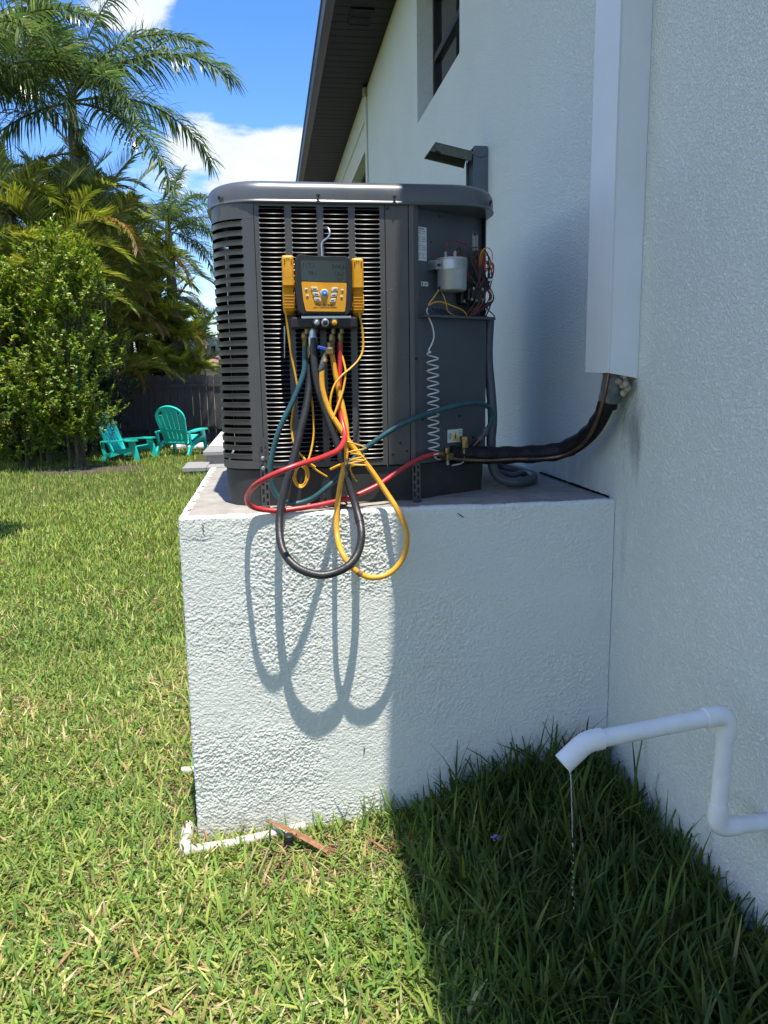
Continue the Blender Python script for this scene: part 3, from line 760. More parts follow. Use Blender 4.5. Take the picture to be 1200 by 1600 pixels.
# corner: smooth strips round the big slots
cp = MB()
s_end = SA + .0035; sl0, sl1 = .012, SA - .034
path_sheet(cp, 0, s_end, 2.112, ZT, -.0012, .0012, 20)
path_sheet(cp, 0, s_end, ZB + .001, 1.312, -.0012, .0012, 20)
path_sheet(cp, sl1, s_end, 1.3125, 2.1115, -.0012, .0012, 5)
path_sheet(cp, 0, sl0, 1.3125, 2.1115, -.0012, .0012, 2)
corner = cp.build('corner_panel', M['grey_metal'], unit, 30)
nrow = 27; pitch = (2.112 - 1.312) / nrow
def corner_bar():
    hb = pitch * .305; r = pitch / 2 - hb * .98
    L = []; n = 20
    ss = [sl0, sl0 + r * .12, sl0 + r * .45, sl0 + r] + list(np.linspace(sl0 + r, sl1 - r, n)[1:-1]) + [sl1 - r, sl1 - r * .45, sl1 - r * .12, sl1]
    for s in ss:
        e = min(s - sl0, sl1 - s); k = 1.0
        if e < r: hh = pitch / 2 - math.sqrt(max(0, r * r - (r - e) ** 2)); k = e / r
        else: hh = hb
        pr = [(-hh, .0010), (-hh * .5, .0013 + .0002 * k), (hh * .55, .0012 + .0008 * k), (hh * .9, .001 + .0022 * k), (hh, -.003 * k), (hh * .75, -.0055 * k), (-hh * .8, -.002)]
        L.append([(*left_path(s, o), z) for z, o in pr])
    return MB().loft(L).mesh('louver', M['grey_metal'], 50)
cb_me = corner_bar()
for k in range(nrow):
    o = bpy.data.objects.new('louver', cb_me); col.objects.link(o); o.parent = corner
    o.location = (0, 0, 1.312 + pitch * (k + .5)); 
# front panel with four columns of louvres
FX0, FX1 = SA * 0 + UL + CR + .0055, .407
cols_x = [(-.012, .073), (.0945, .1795), (.200, .285), (.3055, .3905)]
zl0, zl1 = 1.303, 2.152
fp = MB(); yA, yB_ = UF - .0012, UF + .0012
fp.box(FX0, FX1, yA, yB_, ZB + .001, zl0).box(FX0, FX1, yA, yB_, zl1, ZT)
e = FX0
for (a, b) in cols_x + [(FX1, None)]:
    fp.box(e, a, yA, yB_, zl0 + .0002, zl1 - .0002); e = b
front = fp.build('front_panel', M['grey_metal'], unit, 0)
nr = 55; ph = (zl1 - zl0) / nr
def front_bar():
    W = .085; hb = .0017; r = ph / 2 - hb
    L = []
    xs_ = [0, r * .13, r * .5, r, W - r, W - r * .5, W - r * .13, W]
    for x in xs_:
        e = min(x, W - x)
        if e < r: hh = ph / 2 - math.sqrt(max(0, r * r - (r - e) ** 2)); k = e / r
        else: hh = hb; k = 1
        L.append([(x, .002 * k, -hh * .9), (x, -.0014 - .0042 * k, -hh), (x, -.0014 - .0030 * k, -hh * .1), (x, -.0012 - .0004 * k, hh * .75), (x, -.001 + .0022 * k, hh)])
    return MB().loft(L).mesh('louver', M['grey_metal'], 50)
fb_me = front_bar()
for (a, b) in cols_x:
    for k in range(nr):
        o = bpy.data.objects.new('louver', fb_me); col.objects.link(o); o.parent = front
        o.location = (a, UF, zl0 + ph * (k + .5))
for (o_) in list(front.children) + list(corner.children):      # children sit in the panels' own frames
    o_.location = Vector(o_.location)
# narrow blank post right of the louvres, then the corner post
MB().box(.4095, .487, yA, yB_, ZB + .001, ZT).build('blank_panel', M['grey_metal'], unit, 0)
MB().prism([(.4895, UF - .003), (.505, UF - .004), (.524, UF + .006), (.522, UF + .010), (.503, UF), (.4895, UF)], 'z', ZB + .001, ZT).build('corner_post', M['grey_metal'], unit, 20)
O2 = np.array([.50, 2.69]); U2 = np.array([.853, .523]); N2 = np.array([.523, -.853])
def CB(s, w, z): 
    p = O2 + U2 * s + N2 * w
    return (float(p[0]), float(p[1]), z)
CM = Matrix(((U2[0], -N2[0], 0, O2[0]), (U2[1], -N2[1], 0, O2[1]), (0, 0, 1, 0), (0, 0, 0, 1)))   # local x along the panel, y inwards, z up
def cbox(mb, s0, s1, w0, w1, z0, z1, bev=0): return mb.box(s0, s1, -w1, -w0, z0, z1, CM, bev)
# lower access panel on the cut corner
ap = MB(); cbox(ap, .026, .325, -.0035, -.001, ZB + .001, 1.793); cbox(ap, .3255, .372, -.006, -.0035, ZB + .001, 1.793)
acc = ap.build('access_panel', M['box_metal'], unit, 0)
for s, z in [(.01, 1.653), (.041, 1.441), (.228, 1.444), (.30, 1.36)]:
    MB().disc_rings(CB(s, -.001 if s > .02 else .004, z), (N2[0], N2[1], 0), [(0, .005), (.003, .005), (.004, .003)], 8).build('screw', M['black_plastic'], acc, 0)
# warning sticker: white card, yellow triangle, symbols
ws = MB(); cbox(ws, .166, .243, -.0009, -.0004, 1.348, 1.396); wk = ws.build('warning_sticker', M['paper'], acc, 0)
def cpoly(mb, pts, w0, w1): mb.loft([[CB(s, w0, z) for s, z in pts], [CB(s, w1, z) for s, z in pts]])
t_ = MB(); cpoly(t_, [(.190, 1.352), (.221, 1.352), (.2055, 1.390)], -.0003, .0001); t_.build('triangle', M['warn_yellow'], wk, 0)
t_ = MB(); cpoly(t_, [(.2045, 1.378), (.2085, 1.378), (.2065, 1.368), (.2095, 1.368), (.2045, 1.355), (.2055, 1.364), (.2025, 1.364)], .0002, .0005); t_.build('bolt_symbol', M['ink'], wk, 0)
t_ = MB()
for a in range(16):
    a0, a1 = a / 16 * 6.283, (a + 1) / 16 * 6.283
    cpoly(t_, [(.179 + .008 * math.cos(a0), 1.372 + .012 * math.sin(a0)), (.179 + .008 * math.cos(a1), 1.372 + .012 * math.sin(a1)), (.179 + .0055 * math.cos(a1), 1.372 + .0095 * math.sin(a1)), (.179 + .0055 * math.cos(a0), 1.372 + .0095 * math.sin(a0))], -.0003, .0001)
t_.build('ring_symbol', M['paper_ink'], wk, 0)
t_ = MB(); cpoly(t_, [(.1775, 1.378), (.1815, 1.378), (.1805, 1.366), (.1775, 1.364)], -.0003, .0001); t_.build('flame_symbol', M['paper_ink'], wk, 0)
t_ = MB()
for z in (1.388, 1.382, 1.376, 1.364, 1.358): cpoly(t_, [(.224, z), (.239, z), (.239, z + .0022), (.224, z + .0022)], -.0003, .0001)
t_.build('print', M['paper_ink'], wk, 0)

# control compartment above it
cbx = MB()
cbox(cbx, .026, .372, -.030, -.0275, 1.80, ZT)                 # back plate
cbox(cbx, .023, .0255, -.030, -.001, 1.80, ZT)                 # jamb
bp = cbx.build('control_box', M['box_metal'], unit, 0)
sh = MB(); cbox(sh, .026, .385, -.027, .030, 1.7935, 1.7965); cbox(sh, .026, .385, .0302, .032, 1.7935, 1.802)
sh.build('shelf', M['box_metal'], bp, 0)
for s, z, r in [(.035, 2.137, .005), (.333, 2.10, .005), (.115, 2.055, .003), (.285, 2.062, .003), (.155, 2.145, .004)]:
    MB().disc_rings(CB(s, -.0275, z), (N2[0], N2[1], 0), [(0, r), (.002, r)], 8).build('screw', M['black_plastic'], bp, 0)
lab = MB(); cbox(lab, .044, .091, -.0272, -.0266, 1.988, 2.100); lb = lab.build('wiring_label', M['paper'], bp, 0)
pr = MB()
for k in range(15):
    z = 2.092 - k * .0068; 
    if k % 4 == 3: continue
    for a, b in ([(.054, .080)] if k == 0 else [(.047, .047 + RNG.uniform(.010, .02)), (.07, .07 + RNG.uniform(.008, .019))]): cbox(pr, a, b, -.0265, -.0263, z, z + (.0035 if k == 0 else .0018))
pr.build('print', M['paper_ink'], lb, 0)
l2 = MB(); cbox(l2, .064, .097, -.0272, -.0266, 1.903, 1.918); l2b = l2.build('serial_sticker', M['paper'], bp, 0)
p2 = MB(); cbox(p2, .066, .073, -.0265, -.0263, 1.905, 1.916); cbox(p2, .077, .094, -.0265, -.0263, 1.912, 1.9145); cbox(p2, .077, .092, -.0265, -.0263, 1.907, 1.9095); p2.build('print', M['paper_ink'], l2b, 0)
l3 = MB(); cbox(l3, .318, .355, -.0272, -.0266, 2.035, 2.112); l3b = l3.build('clear_sticker', M['box_grey'], bp, 0)
p3 = MB()
for k in range(4): cbox(p3, .322 + k * .008, .325 + k * .008, -.0265, -.0263, 2.045, 2.10)
p3.build('print', M['paper'], l3b, 0)
# run capacitor held by a strap, terminals on top
ca = CB(.166, .022, 1.885); cap = MB().disc_rings(ca, (0, 0, 1), [(0, .044), (.003, .050), (.006, .052), (.104, .052), (.107, .054), (.111, .054), (.112, .050), (.110, .030)], 28).build('capacitor', M['can'], bp)
MB().disc_rings((ca[0], ca[1], 1.885 + .072), (0, 0, 1), [(0, .0525), (0, .0545), (.032, .0545), (.032, .0525)], 28).build('strap', M['galv'], cap)
st = MB(); cbox(st, .095, .120, .012, .0145, 1.957, 1.989); cbox(st, .095, .0975, -.027, .012, 1.957, 1.989); st.build('strap_bracket', M['galv'], cap, 0)
MB().disc_rings(CB(.107, .0146, 1.972), (N2[0], N2[1], 0), [(0, .005), (.003, .005), (.004, .003)], 8).build('screw', M['black_plastic'], cap, 0)
pk_ = MB()
for k in range(6): 
    a = math.radians(-33 + k * 0); 
    ang = math.atan2(N2[1], N2[0]) + .62
for k, (z, hgt_) in enumerate([(1.955, .003), (1.945, .002), (1.932, .006), (1.92, .003), (1.912, .012), (1.905, .003), (1.897, .008)]):
    pk_.loft([[(ca[0] + .0524 * math.cos(a), ca[1] + .0524 * math.sin(a), z_) for a in np.linspace(ang, ang + .13, 3)] for z_ in (z, z + hgt_)], False, False, None, False)
pk_.build('print', M['paper_ink'], cap, 0)
tm = MB()
for dx, dy in [(-.022, .0), (.008, -.016), (.014, .02)]:
    tm.box(ca[0] + dx - .004, ca[0] + dx + .004, ca[1] + dy - .0008, ca[1] + dy + .0008, 1.995, 2.020); tm.box(ca[0] + dx - .0008, ca[0] + dx + .0008, ca[1] + dy - .005, ca[1] + dy - .001, 1.995, 2.018)
tm.build('terminal', M['galv'], cap, 0)
# contactor with screws
ct = MB(); cbox(ct, .235, .338, -.027, .004, 1.846, 1.922, .004); cbox(ct, .250, .325, .0045, .024, 1.856, 1.905, .004); cbox(ct, .262, .31, .0245, .030, 1.866, 1.894, .002)
con = ct.build('contactor', M['black_plastic'], bp, 20)
for s, z in [(.244, 1.912), (.244, 1.856), (.262, 1.862), (.318, 1.862), (.33, 1.914), (.318, 1.90), (.285, 1.86), (.27, 1.9)]:
    MB().disc_rings(CB(s, .006 if not .25 < s < .326 else .026, z), (N2[0], N2[1], 0), [(0, .006), (.004, .006), (.005, .004)], 10).build('terminal_screw', M['galv'], con, 0)
def cwire(pts, r, m, name='wire', p=None, k=8): return MB().tube(spline([CB(s, w, z) for s, z, w in pts], k), r, 6).build(name, m, p or bp)
W = .0021
cwire([(.115, 1.894, .01), (.095, 1.877, .02), (.066, 1.851, .025), (.050, 1.836, .025)], W, M['yellow_wire'])
cwire([(.048, 1.832, .026), (.087, 1.846, .028), (.130, 1.842, .03), (.170, 1.833, .03), (.215, 1.822, .028), (.243, 1.806, .02), (.247, 1.799, .01)], W, M['yellow_wire'])
cwire([(.138, 1.884, .0), (.140, 1.865, .01), (.147, 1.845, .012), (.160, 1.815, .012), (.21, 1.800, .012)], W * .9, M['yellow_wire'])
cwire([(.120, 1.900, .012), (.108, 1.892, .016)], .0045, M['blue_wire'])
cwire([(.145, 2.02, .02), (.140, 2.040, .02), (.162, 2.056, .02), (.200, 2.058, .015), (.244, 2.053, .01), (.236, 2.040, .01), (.205, 2.036, .01), (.188, 2.012, .02)], W, M['red_wire'])
cwire([(.185, 2.02, .02), (.200, 2.035, .02), (.222, 2.030, .01), (.244, 1.99, .0), (.28, 1.95, .0), (.30, 1.91, .02)], W, M['brown_wire'])
cwire([(.165, 2.012, .02), (.18, 2.022, .025), (.21, 2.014, .02), (.25, 1.98, .01), (.262, 1.93, .01)], W, M['red_wire'])
for i in range(16):                               # the bundle at the right of the box
    s0 = .300 + RNG.uniform(-.02, .03); top = RNG.uniform(1.97, 2.05); m_ = M[['black_plastic', 'brown_wire', 'red_wire', 'black_plastic', 'brown_wire', 'black_plastic', 'blue_wire', 'black_plastic'][i % 8]]
    cwire([(s0 - .03, RNG.uniform(1.84, 1.9), .01), (s0 + .02, RNG.uniform(1.90, 1.93), .02 + RNG.uniform(-.01, .02)), (s0 + .035 + RNG.uniform(-.01, .02), top - .03, .015), (s0 + .03, top, .01), (s0 + .01 + RNG.uniform(-.02, .01), top - .02, .0), (s0 + .03, 1.92, .02), (s0 + RNG.uniform(.0, .05), 1.86, .03), (s0 + RNG.uniform(-.06, .03), 1.80, .01)], W * RNG.uniform(.9, 1.3), m_, k=6)
cwire([(.322, 1.985, .01), (.318, 2.02, .015), (.332, 2.044, .02), (.360, 2.048, .02), (.377, 2.03, .02), (.374, 2.002, .02), (.35, 1.985, .02)], W * .9, M['yellow_wire'])
cwire([(.325, 1.97, .01), (.322, 2.01, .02), (.33, 2.036, .02), (.341, 2.01, .02), (.336, 1.97, .02)], W * 1.2, M['orange_wire'])
cwire([(.352, 1.985, .02), (.368, 1.995, .03), (.374, 1.97, .03), (.362, 1.93, .03), (.352, 1.89, .03), (.36, 1.86, .03)], W * 1.2, M['red_wire'])
cwire([(.345, 1.965, .02), (.352, 1.99, .03), (.362, 1.985, .035), (.358, 1.955, .03)], W * 1.3, M['orange_wire'])
for dz in (0, .004): cwire([(.339, 1.932 + dz, .035), (.352, 1.933 + dz, .042), (.364, 1.934 + dz, .035)], .0022, M['paper'])
cwire([(.33, 1.86, .02), (.345, 1.83, .03), (.37, 1.812, .035), (.376, 1.802, .03), (.33, 1.803, .03), (.25, 1.80, .02)], W, M['black_plastic'])
cwire([(.35, 1.90, .03), (.362, 1.885, .035), (.36, 1.865, .035), (.345, 1.858, .03)], W, M['white_wire'])
for i in range(7): cwire([(.27 + .01 * i, 1.845, .0), (.262 + .012 * i, 1.826, .015), (.24 + .011 * i + RNG.uniform(-.01, .01), 1.806, .01), (.2 + .01 * i, 1.80, .0)], W, M['black_plastic'], k=5)
for i in range(3): cwire([(.09 + .02 * i, 1.825, .0), (.12 + .03 * i, 1.81, .012), (.16 + .02 * i, 1.799, .01)], W, M['blue_wire'], k=5)
MB().tube([CB(.06, .02, 1.800), CB(.098, .025, 1.8005)], .0035, 6).build('connector', M['black_plastic'], bp)
cwire([(.055, 1.825, .015), (.047, 1.815, .02), (.05, 1.804, .02), (.066, 1.800, .022)], .0018, M['white_wire'])

# base pan, back and sides, dark coil inside
def body_loop(d, z):
    P = [(UL - d, UBk + d)]
    for a in np.linspace(0, math.pi / 2, 12): P.append((UL + CR - (CR + d) * math.cos(a), UF + CR - (CR + d) * math.sin(a)))
    P += [(.50 + d * .3, UF - d), (UR + d, 2.881 - d * .6), (UR + d, UBk + d)]
    return [(x, y, z) for x, y in P]
bpn = MB().loft([body_loop(-.012, PZ - .001), body_loop(-.012, PZ + .02), body_loop(-.008, PZ + .06), body_loop(-.007, ZB - .006), body_loop(-.012, ZB)])
bpn.build('base_pan', M['pan'], unit, 30)
MB().loft([body_loop(-.052, ZB + .001), body_loop(-.052, ZT)]).build('coil', M['dark'], unit, 30)
MB().box(UL, UL + .0024, UF + CR + .1305, UBk, ZB + .001, ZT).build('side_panel', M['grey_metal'], unit, 0)
sp = MB()
for k in range(27):
    for y0 in (2.99, 3.22, 3.45): sp.box(UL - .005, UL - .0005, y0, y0 + .19, 1.318 + pitch * k, 1.318 + pitch * k + pitch * .45)
sp.build('side_louvers', M['grey_metal'], unit, 0).__setitem__('kind', 'stuff')
MB().box(UR - .0024, UR, 2.884, UBk, ZB + .001, ZT).build('side_panel', M['grey_metal'], unit, 0)
sp = MB()
for k in range(27):
    for y0 in (2.95, 3.19, 3.43): sp.box(UR + .0005, UR + .005, y0, y0 + .19, 1.318 + pitch * k, 1.318 + pitch * k + pitch * .45)
sp.build('side_louvers', M['grey_metal'], unit, 0).__setitem__('kind', 'stuff')
MB().box(UL + .003, UR - .003, UBk - .0024, UBk, ZB + .001, ZT).build('back_panel', M['grey_metal'], unit, 0)
# cap: rounded square with a soft top edge and a rolled bottom lip
def rrect(hx, hy, r, z, cx=.3205, cy=3.1825, n=10):
    P = []
    for q, (sx, sy) in enumerate([(-1, -1), (1, -1), (1, 1), (-1, 1)]):
        for a in np.linspace(0, math.pi / 2, n):
            th = math.pi + q * math.pi / 2 + a
            P.append((cx + sx * (hx - r) + r * math.cos(th), cy + sy * (hy - r) + r * math.sin(th), z))
    return P
HX, HY, CRR = .508, .496, .185
prof = [(-.11, 2.160), (-.006, 2.160), (0, 2.1605), (.0012, 2.164), (0, 2.168), (-.0025, 2.171), (-.002, 2.185), (-.003, 2.200), (-.006, 2.212), (-.012, 2.222), (-.022, 2.2295), (-.036, 2.2345), (-.06, 2.237), (-.13, 2.238)]
ca_ = MB().loft([rrect(HX + d, HY + d, CRR + d, z) for d, z in prof], True, True)
capo = ca_.build('top_cap', M['cap_metal'], unit, 35)
fg = MB()
for k in range(7):
    r = .06 + .045 * k
    fg.tube([(.3205 + r * math.cos(a), 3.1825 + r * math.sin(a), 2.243) for a in np.linspace(0, 6.2832, 40)], .0022, 5, False)
for k in range(12):
    a = k * math.pi / 6; fg.tube([(.3205 + .05 * math.cos(a), 3.1825 + .05 * math.sin(a), 2.247), (.3205 + .345 * math.cos(a), 3.1825 + .345 * math.sin(a), 2.247)], .0022, 5)
fg.build('fan_guard', M['black_plastic'], capo)
for x, y, d in [(-.136, 2.742, (-.7, -.7, 0)), (.185, UF - .0145, (0, -1, 0)), (.440, UF - .0145, (0, -1, 0)), (.785, 2.745, (.62, -.78, 0))]:
    s_ = MB().disc_rings((x, y, 2.184), d, [(0, .0035), (.002, .0035), (.003, .006), (.006, .006), (.007, .003)], 10); s_.box(x - .0022, x + .0022, y - .006, y + .002, 2.171, 2.180)
    s_.build('screw', M['black_plastic'], capo, 0)
s_ = MB()
for x, z in [(.417, 2.15), (.425, 1.32), (.475, 1.33), (.452, 1.36)]: s_.disc_rings((x, UF - .001, z), (0, -1, 0), [(0, .0045), (.003, .0045), (.004, .003)], 8)
s_.build('screws', M['black_plastic'], unit, 0).__setitem__('kind', 'stuff')
wd = MB()                       # beads of water splashed on the panel beside the louvres
for k in range(70):
    x, z = RNG.uniform(.411, .486), RNG.choice([RNG.uniform(1.45, 2.12), RNG.normal(1.86, .06)]); r_ = RNG.uniform(.0008, .0026)
    wd.disc_rings((x, yA, z), (0, -1, 0), [(0, r_), (r_ * .4, r_ * .85), (r_ * .65, r_ * .3)], 7)
wd.build('water_beads', M['water'], unit).__setitem__('kind', 'stuff')
# slotted hold-down straps screwed to pan and pad
def strap(x, z1, m=M['galv']):
    w, t = .029, .0022; y0 = UF - .0115; s = MB(); z0 = PZ + .002
    hw = w / 2
    s.box(x - hw, x - hw + .004, y0, y0 + t, z0, z1 - hw); s.box(x + hw - .004, x + hw, y0, y0 + t, z0, z1 - hw); s.box(x - .003, x + .003, y0, y0 + t, z0, z1 - hw)
    z = z0; k = 0
    while z < z1 - hw - .02:
        a = z; s.box(x - hw + .0042, x - .0032, y0, y0 + t, a, a + .010); s.box(x + .0032, x + hw - .0042, y0, y0 + t, min(a + .014, z1 - hw - .011), min(a + .024, z1 - hw - .001)); z += .029
    s.prism([(x + hw * math.cos(a), z1 - hw + .0005 + hw * math.sin(a)) for a in np.linspace(0, math.pi, 9)], 'y', y0, y0 + t)
    s.box(x - hw, x + hw, y0 - .03, y0 - .0002, PZ + .0005, PZ + .0027)
    o = s.build('hold_down_strap', M['grey_metal'], unit, 0)
    for z in (z1 - .07, z1 - .105):
        if z > PZ + .09: MB().disc_rings((x - .004, y0, z), (0, -1, 0), [(0, .007), (.003, .007), (.0045, .004)], 10).build('screw', M['galv'], o, 0)
strap(-.028, 1.392); strap(.507, 1.292)
# service valves at the corner
sv = MB(); cbox(sv, .205, .245, .0, .045, 1.282, 1.328, .004); sv.cyl(CB(.225, .03, 1.328), CB(.225, .03, 1.352), .016, None, 10)
v1 = sv.build('service_valve', M['brass'], unit, 30)
MB().disc_rings(CB(.225, .03, 1.352), (0, 0, 1), [(0, .018), (.018, .018), (.02, .015)], 6).build('valve_cap', M['brass'], v1, 20)
sv = MB(); cbox(sv, .115, .150, .0, .05, 1.290, 1.316, .003); sv.cyl(CB(.08, .03, 1.313), CB(.116, .03, 1.308), .008, None, 8); sv.cyl(CB(.132, .03, 1.316), CB(.132, .03, 1.334), .010, None, 8)
v2 = sv.build('service_valve', M['brass'], unit, 30)
MB().disc_rings(CB(.100, .03, 1.310), (U2[0], U2[1], 0), [(0, .011), (.006, .012), (.012, .012), (.016, .009)], 10).build('knurled_nut', M['brass'], v2, 20)
MB().cyl(CB(.135, .03, 1.289), CB(.137, .03, 1.272), .006, None, 8).build('valve_stem', M['galv'], v2, 20)
cwire([(.075, 1.322, .02), (.085, 1.300, .02), (.105, 1.294, .02), (.13, 1.294, .01)], .0022, M['white_wire'], 'sensor_wire', unit)
cwire([(.16, 1.268, .03), (.20, 1.272, .035), (.235, 1.285, .03), (.28, 1.278, .02)], .0025, M['white_wire'], 'sensor_wire', unit)
# coiled white cord from the control box
pts = [(.059, 1.799, .012), (.072, 1.765, .02), (.078, 1.728, .022), (.066, 1.70, .022), (.052, 1.68, .022)]
nt_ = 13
for k in range(nt_ * 10 + 1):
    a = k / 10 * 2 * math.pi; t = k / (nt_ * 10)
    pts.append((.069 + .004 * t + .0205 * math.cos(a + 2.6), 1.674 - (.36 * t ** .96), .024 + .019 * math.sin(a + 2.6)))
pts += [(.062, 1.312, .03), (.078, 1.306, .03)]
cc_ = MB().tube(spline([CB(s, w, z) for s, z, w in pts], 3), .0027, 6)
tag(cc_.build('coiled_cord', M['white_wire']), 'white coiled cord hanging down the grey access panel from the control box', 'cord')

# ------------------------------------------------------------------ line set
su = [(.655, 2.79, 1.303), (.72, 2.79, 1.301), (.79, 2.78, 1.298), (.885, 2.77, 1.297), (.985, 2.755, 1.300), (1.06, 2.72, 1.314), (1.105, 2.64, 1.358), (1.122, 2.555, 1.415), (1.130, 2.505, 1.475), (1.136, 2.482, 1.54), (1.140, 2.475, 1.60), (1.142, 2.475, 1.68)]
ls = tag(empty('line_set', (.9, 2.7, 1.3)), 'black insulated refrigerant line with bare copper pipe curving into the white wall cover', 'pipes')
q = spline(su, 8); rr = [.0325 + .0018 * math.sin(i * .9) + RNG.uniform(-.0008, .0008) for i in range(len(q))]
ins = MB().tube(q, rr, 16).build('insulation', M['foam'], ls)
cu_ = [(.615, 2.722, 1.302), (.687, 2.735, 1.289), (.787, 2.735, 1.283), (.882, 2.725, 1.286), (.975, 2.712, 1.286), (1.045, 2.682, 1.298), (1.080, 2.612, 1.334), (1.092, 2.545, 1.384), (1.098, 2.492, 1.449), (1.103, 2.462, 1.52), (1.112, 2.452, 1.60), (1.115, 2.455, 1.68)]
MB().tube(spline(cu_, 8), .0058, 10).build('copper_pipe', M['copper'], ls)
tp = spline([(1.1335, 2.492, 1.50), (1.137, 2.480, 1.545), (1.140, 2.475, 1.60)], 10)
MB().tube(tp, [.0365 + .0006 * math.sin(i * .7) + RNG.uniform(-.0005, .0005) for i in range(len(tp))], 16).build('tape_wrap', M['tape'], ls)
# torn white jacket along the outside of the bend
jk = MB(); L = []
for i, t in enumerate(np.linspace(.50, .74, 16)):
    p = q[int(t * (len(q) - 1))]; p2 = q[int(t * (len(q) - 1)) + 1]
    T = (p2 - p).normalized(); down = (Vector((.35, -.25, -1)) - T * Vector((.35, -.25, -1)).dot(T)).normalized()
    sd = T.cross(down); L.append([tuple(p + (down * math.cos(a) + sd * math.sin(a)) * r) for a, r in [(-.35, .0345), (-.1, .0355), (.22 + .18 * math.sin(i * 2.2), .0352), (.1, .0335), (-.2, .0335)]])
jk.loft(L).build('torn_jacket', M['pvc_dirty'], ls)

# grey flexible loop behind the unit
gl = tag(empty('flexible_conduit', (.95, 3.0, 1.2)), 'dark grey flexible conduit looping over the pad behind the unit', 'conduit')
MB().tube(spline([(.842, 2.935, 1.80), (.836, 2.93, 1.66), (.848, 2.925, 1.52), (.853, 2.92, 1.42), (.848, 2.92, 1.34), (.850, 2.915, 1.26), (.868, 2.91, 1.205), (.91, 2.90, 1.178), (.97, 2.90, 1.176), (1.04, 2.98, 1.176), (1.07, 3.09, 1.176), (1.05, 3.19, 1.178), (.98, 3.22, 1.20), (.90, 3.14, 1.25), (.84, 3.06, 1.30)], 8), .0185, 12).build('tube', M['conduit'], gl)
MB().tube(spline([(.90, 3.10, 1.20), (.97, 3.04, 1.185), (1.02, 3.06, 1.19)], 8), .012, 10).build('tube_end', M['conduit'], gl)

# ------------------------------------------------------------------ digital manifold gauge and its clamps
KX = .002055
def GX(px): return .1905 + (px - 503.5) * KX
def GZ(py): return 1.868 - (py - 455) * KX
def gpoly(pts): return [(GX(a), GZ(b)) for a, b in pts]
def rounded(pts, r, n=4):
    """round the corners of a polygon (pixel-like units)"""
    out = []; m = len(pts)
    for i in range(m):
        a, b, c = Vector(pts[i - 1]), Vector(pts[i]), Vector(pts[(i + 1) % m])
        d1 = (a - b); d2 = (c - b); k = min(r, d1.length * .45, d2.length * .45)
        p1 = b + d1.normalized() * k; p2 = b + d2.normalized() * k
        for t in np.linspace(0, 1, n): out.append(tuple(p1 * (1 - t) ** 2 + b * 2 * t * (1 - t) + p2 * t * t))
    return out
def shrink(pts, f):
    cx = sum(p[0] for p in pts) / len(pts); cy = sum(p[1] for p in pts) / len(pts)
    return [(cx + (p[0] - cx) * f, cy + (p[1] - cy) * f) for p in pts]
def puff(mb, poly, y0, y1, e=.06):
    """extruded outline (x,z) with softened front edge; y0 back, y1 front"""
    d = (y0 - y1)
    mb.loft([[(p[0], y0, p[1]) for p in shrink(poly, 1 - e)], [(p[0], y0 - d * .2, p[1]) for p in poly], [(p[0], y1 + d * .18, p[1]) for p in poly], [(p[0], y1 + d * .05, p[1]) for p in shrink(poly, 1 - e * .45)], [(p[0], y1, p[1]) for p in shrink(poly, 1 - e)]])
man = tag(empty('manifold_gauge', (.19, 2.62, 1.76)), 'yellow and black digital manifold gauge hooked on the louvred panel', 'gauge')
YF = 2.592
boot = rounded([(459, 404), (464, 397), (485, 400), (522, 400), (541, 400), (548, 407), (549, 450), (546, 486), (541, 492), (466, 491), (460, 486), (457, 450)], 7, 5)
bt = MB(); puff(bt, gpoly(boot), 2.668, YF, .05); body = bt.build('housing', M['black_plastic'], man, 35)
sc = rounded([(467.5, 407.5), (537.5, 409), (538.5, 440.5), (503, 440), (467.5, 438.5)], 2.5, 3)
MB().prism(gpoly(sc), 'y', YF + .004, YF - .0022).build('screen', M['lcd'], man, 20)
kp = rounded([(467.5, 439.7), (503, 441.2), (538.8, 441.8), (537, 470), (535, 486), (473, 485), (469.5, 468)], 2, 3)
MB().prism(gpoly(kp), 'y', YF + .004, YF - .0030).build('keypad', M['yellow'], man, 20)
def stroke_text(s, px, py, size, m, name, depth, align='CENTER'):
    return text(s, size, GX(px), depth, GZ(py), m, name, man, align)
for s, px, py, sz in [('117.1', 480, 415.5, .0195), ('344.6', 526, 417, .0195), ('79.1', 485.5, 427, .0165), ('19.0', 527, 428.5, .0165), ('10.7', 527.5, 436.5, .012)]:
    stroke_text(s, px, py, sz, M['lcd_ink'], 'digits', YF - .0027)
stroke_text('Fieldpiece', 503, 475.2, .0135, M['ink'], 'lettering', YF - .0034)
tl = MB()
for a, b in [(485, 491), (492, 494), (495.5, 503), (504, 511), (512, 522)]: tl.box(GX(a), GX(b), YF - .0034, YF - .0029, GZ(480.3), GZ(479.2))
tl.build('print', M['ink'], man, 0)
def button(pts, m, h=.004, label=None):
    b = MB(); p = gpoly(rounded(pts, 1.2, 3)); b.loft([[(q_[0], YF - .003, q_[1]) for q_ in p], [(q_[0], YF - .003 - h * .8, q_[1]) for q_ in p], [(q_[0], YF - .003 - h, q_[1]) for q_ in shrink(p, .85)]])
    o = b.build('button', m, man, 30)
    if label:
        k = MB(); k.box(GX(label[0]), GX(label[1]), YF - .0034 - h, YF - .003 - h, GZ(label[2] + 1), GZ(label[2] - .2)); k.build('print', M['ink'], o, 0)
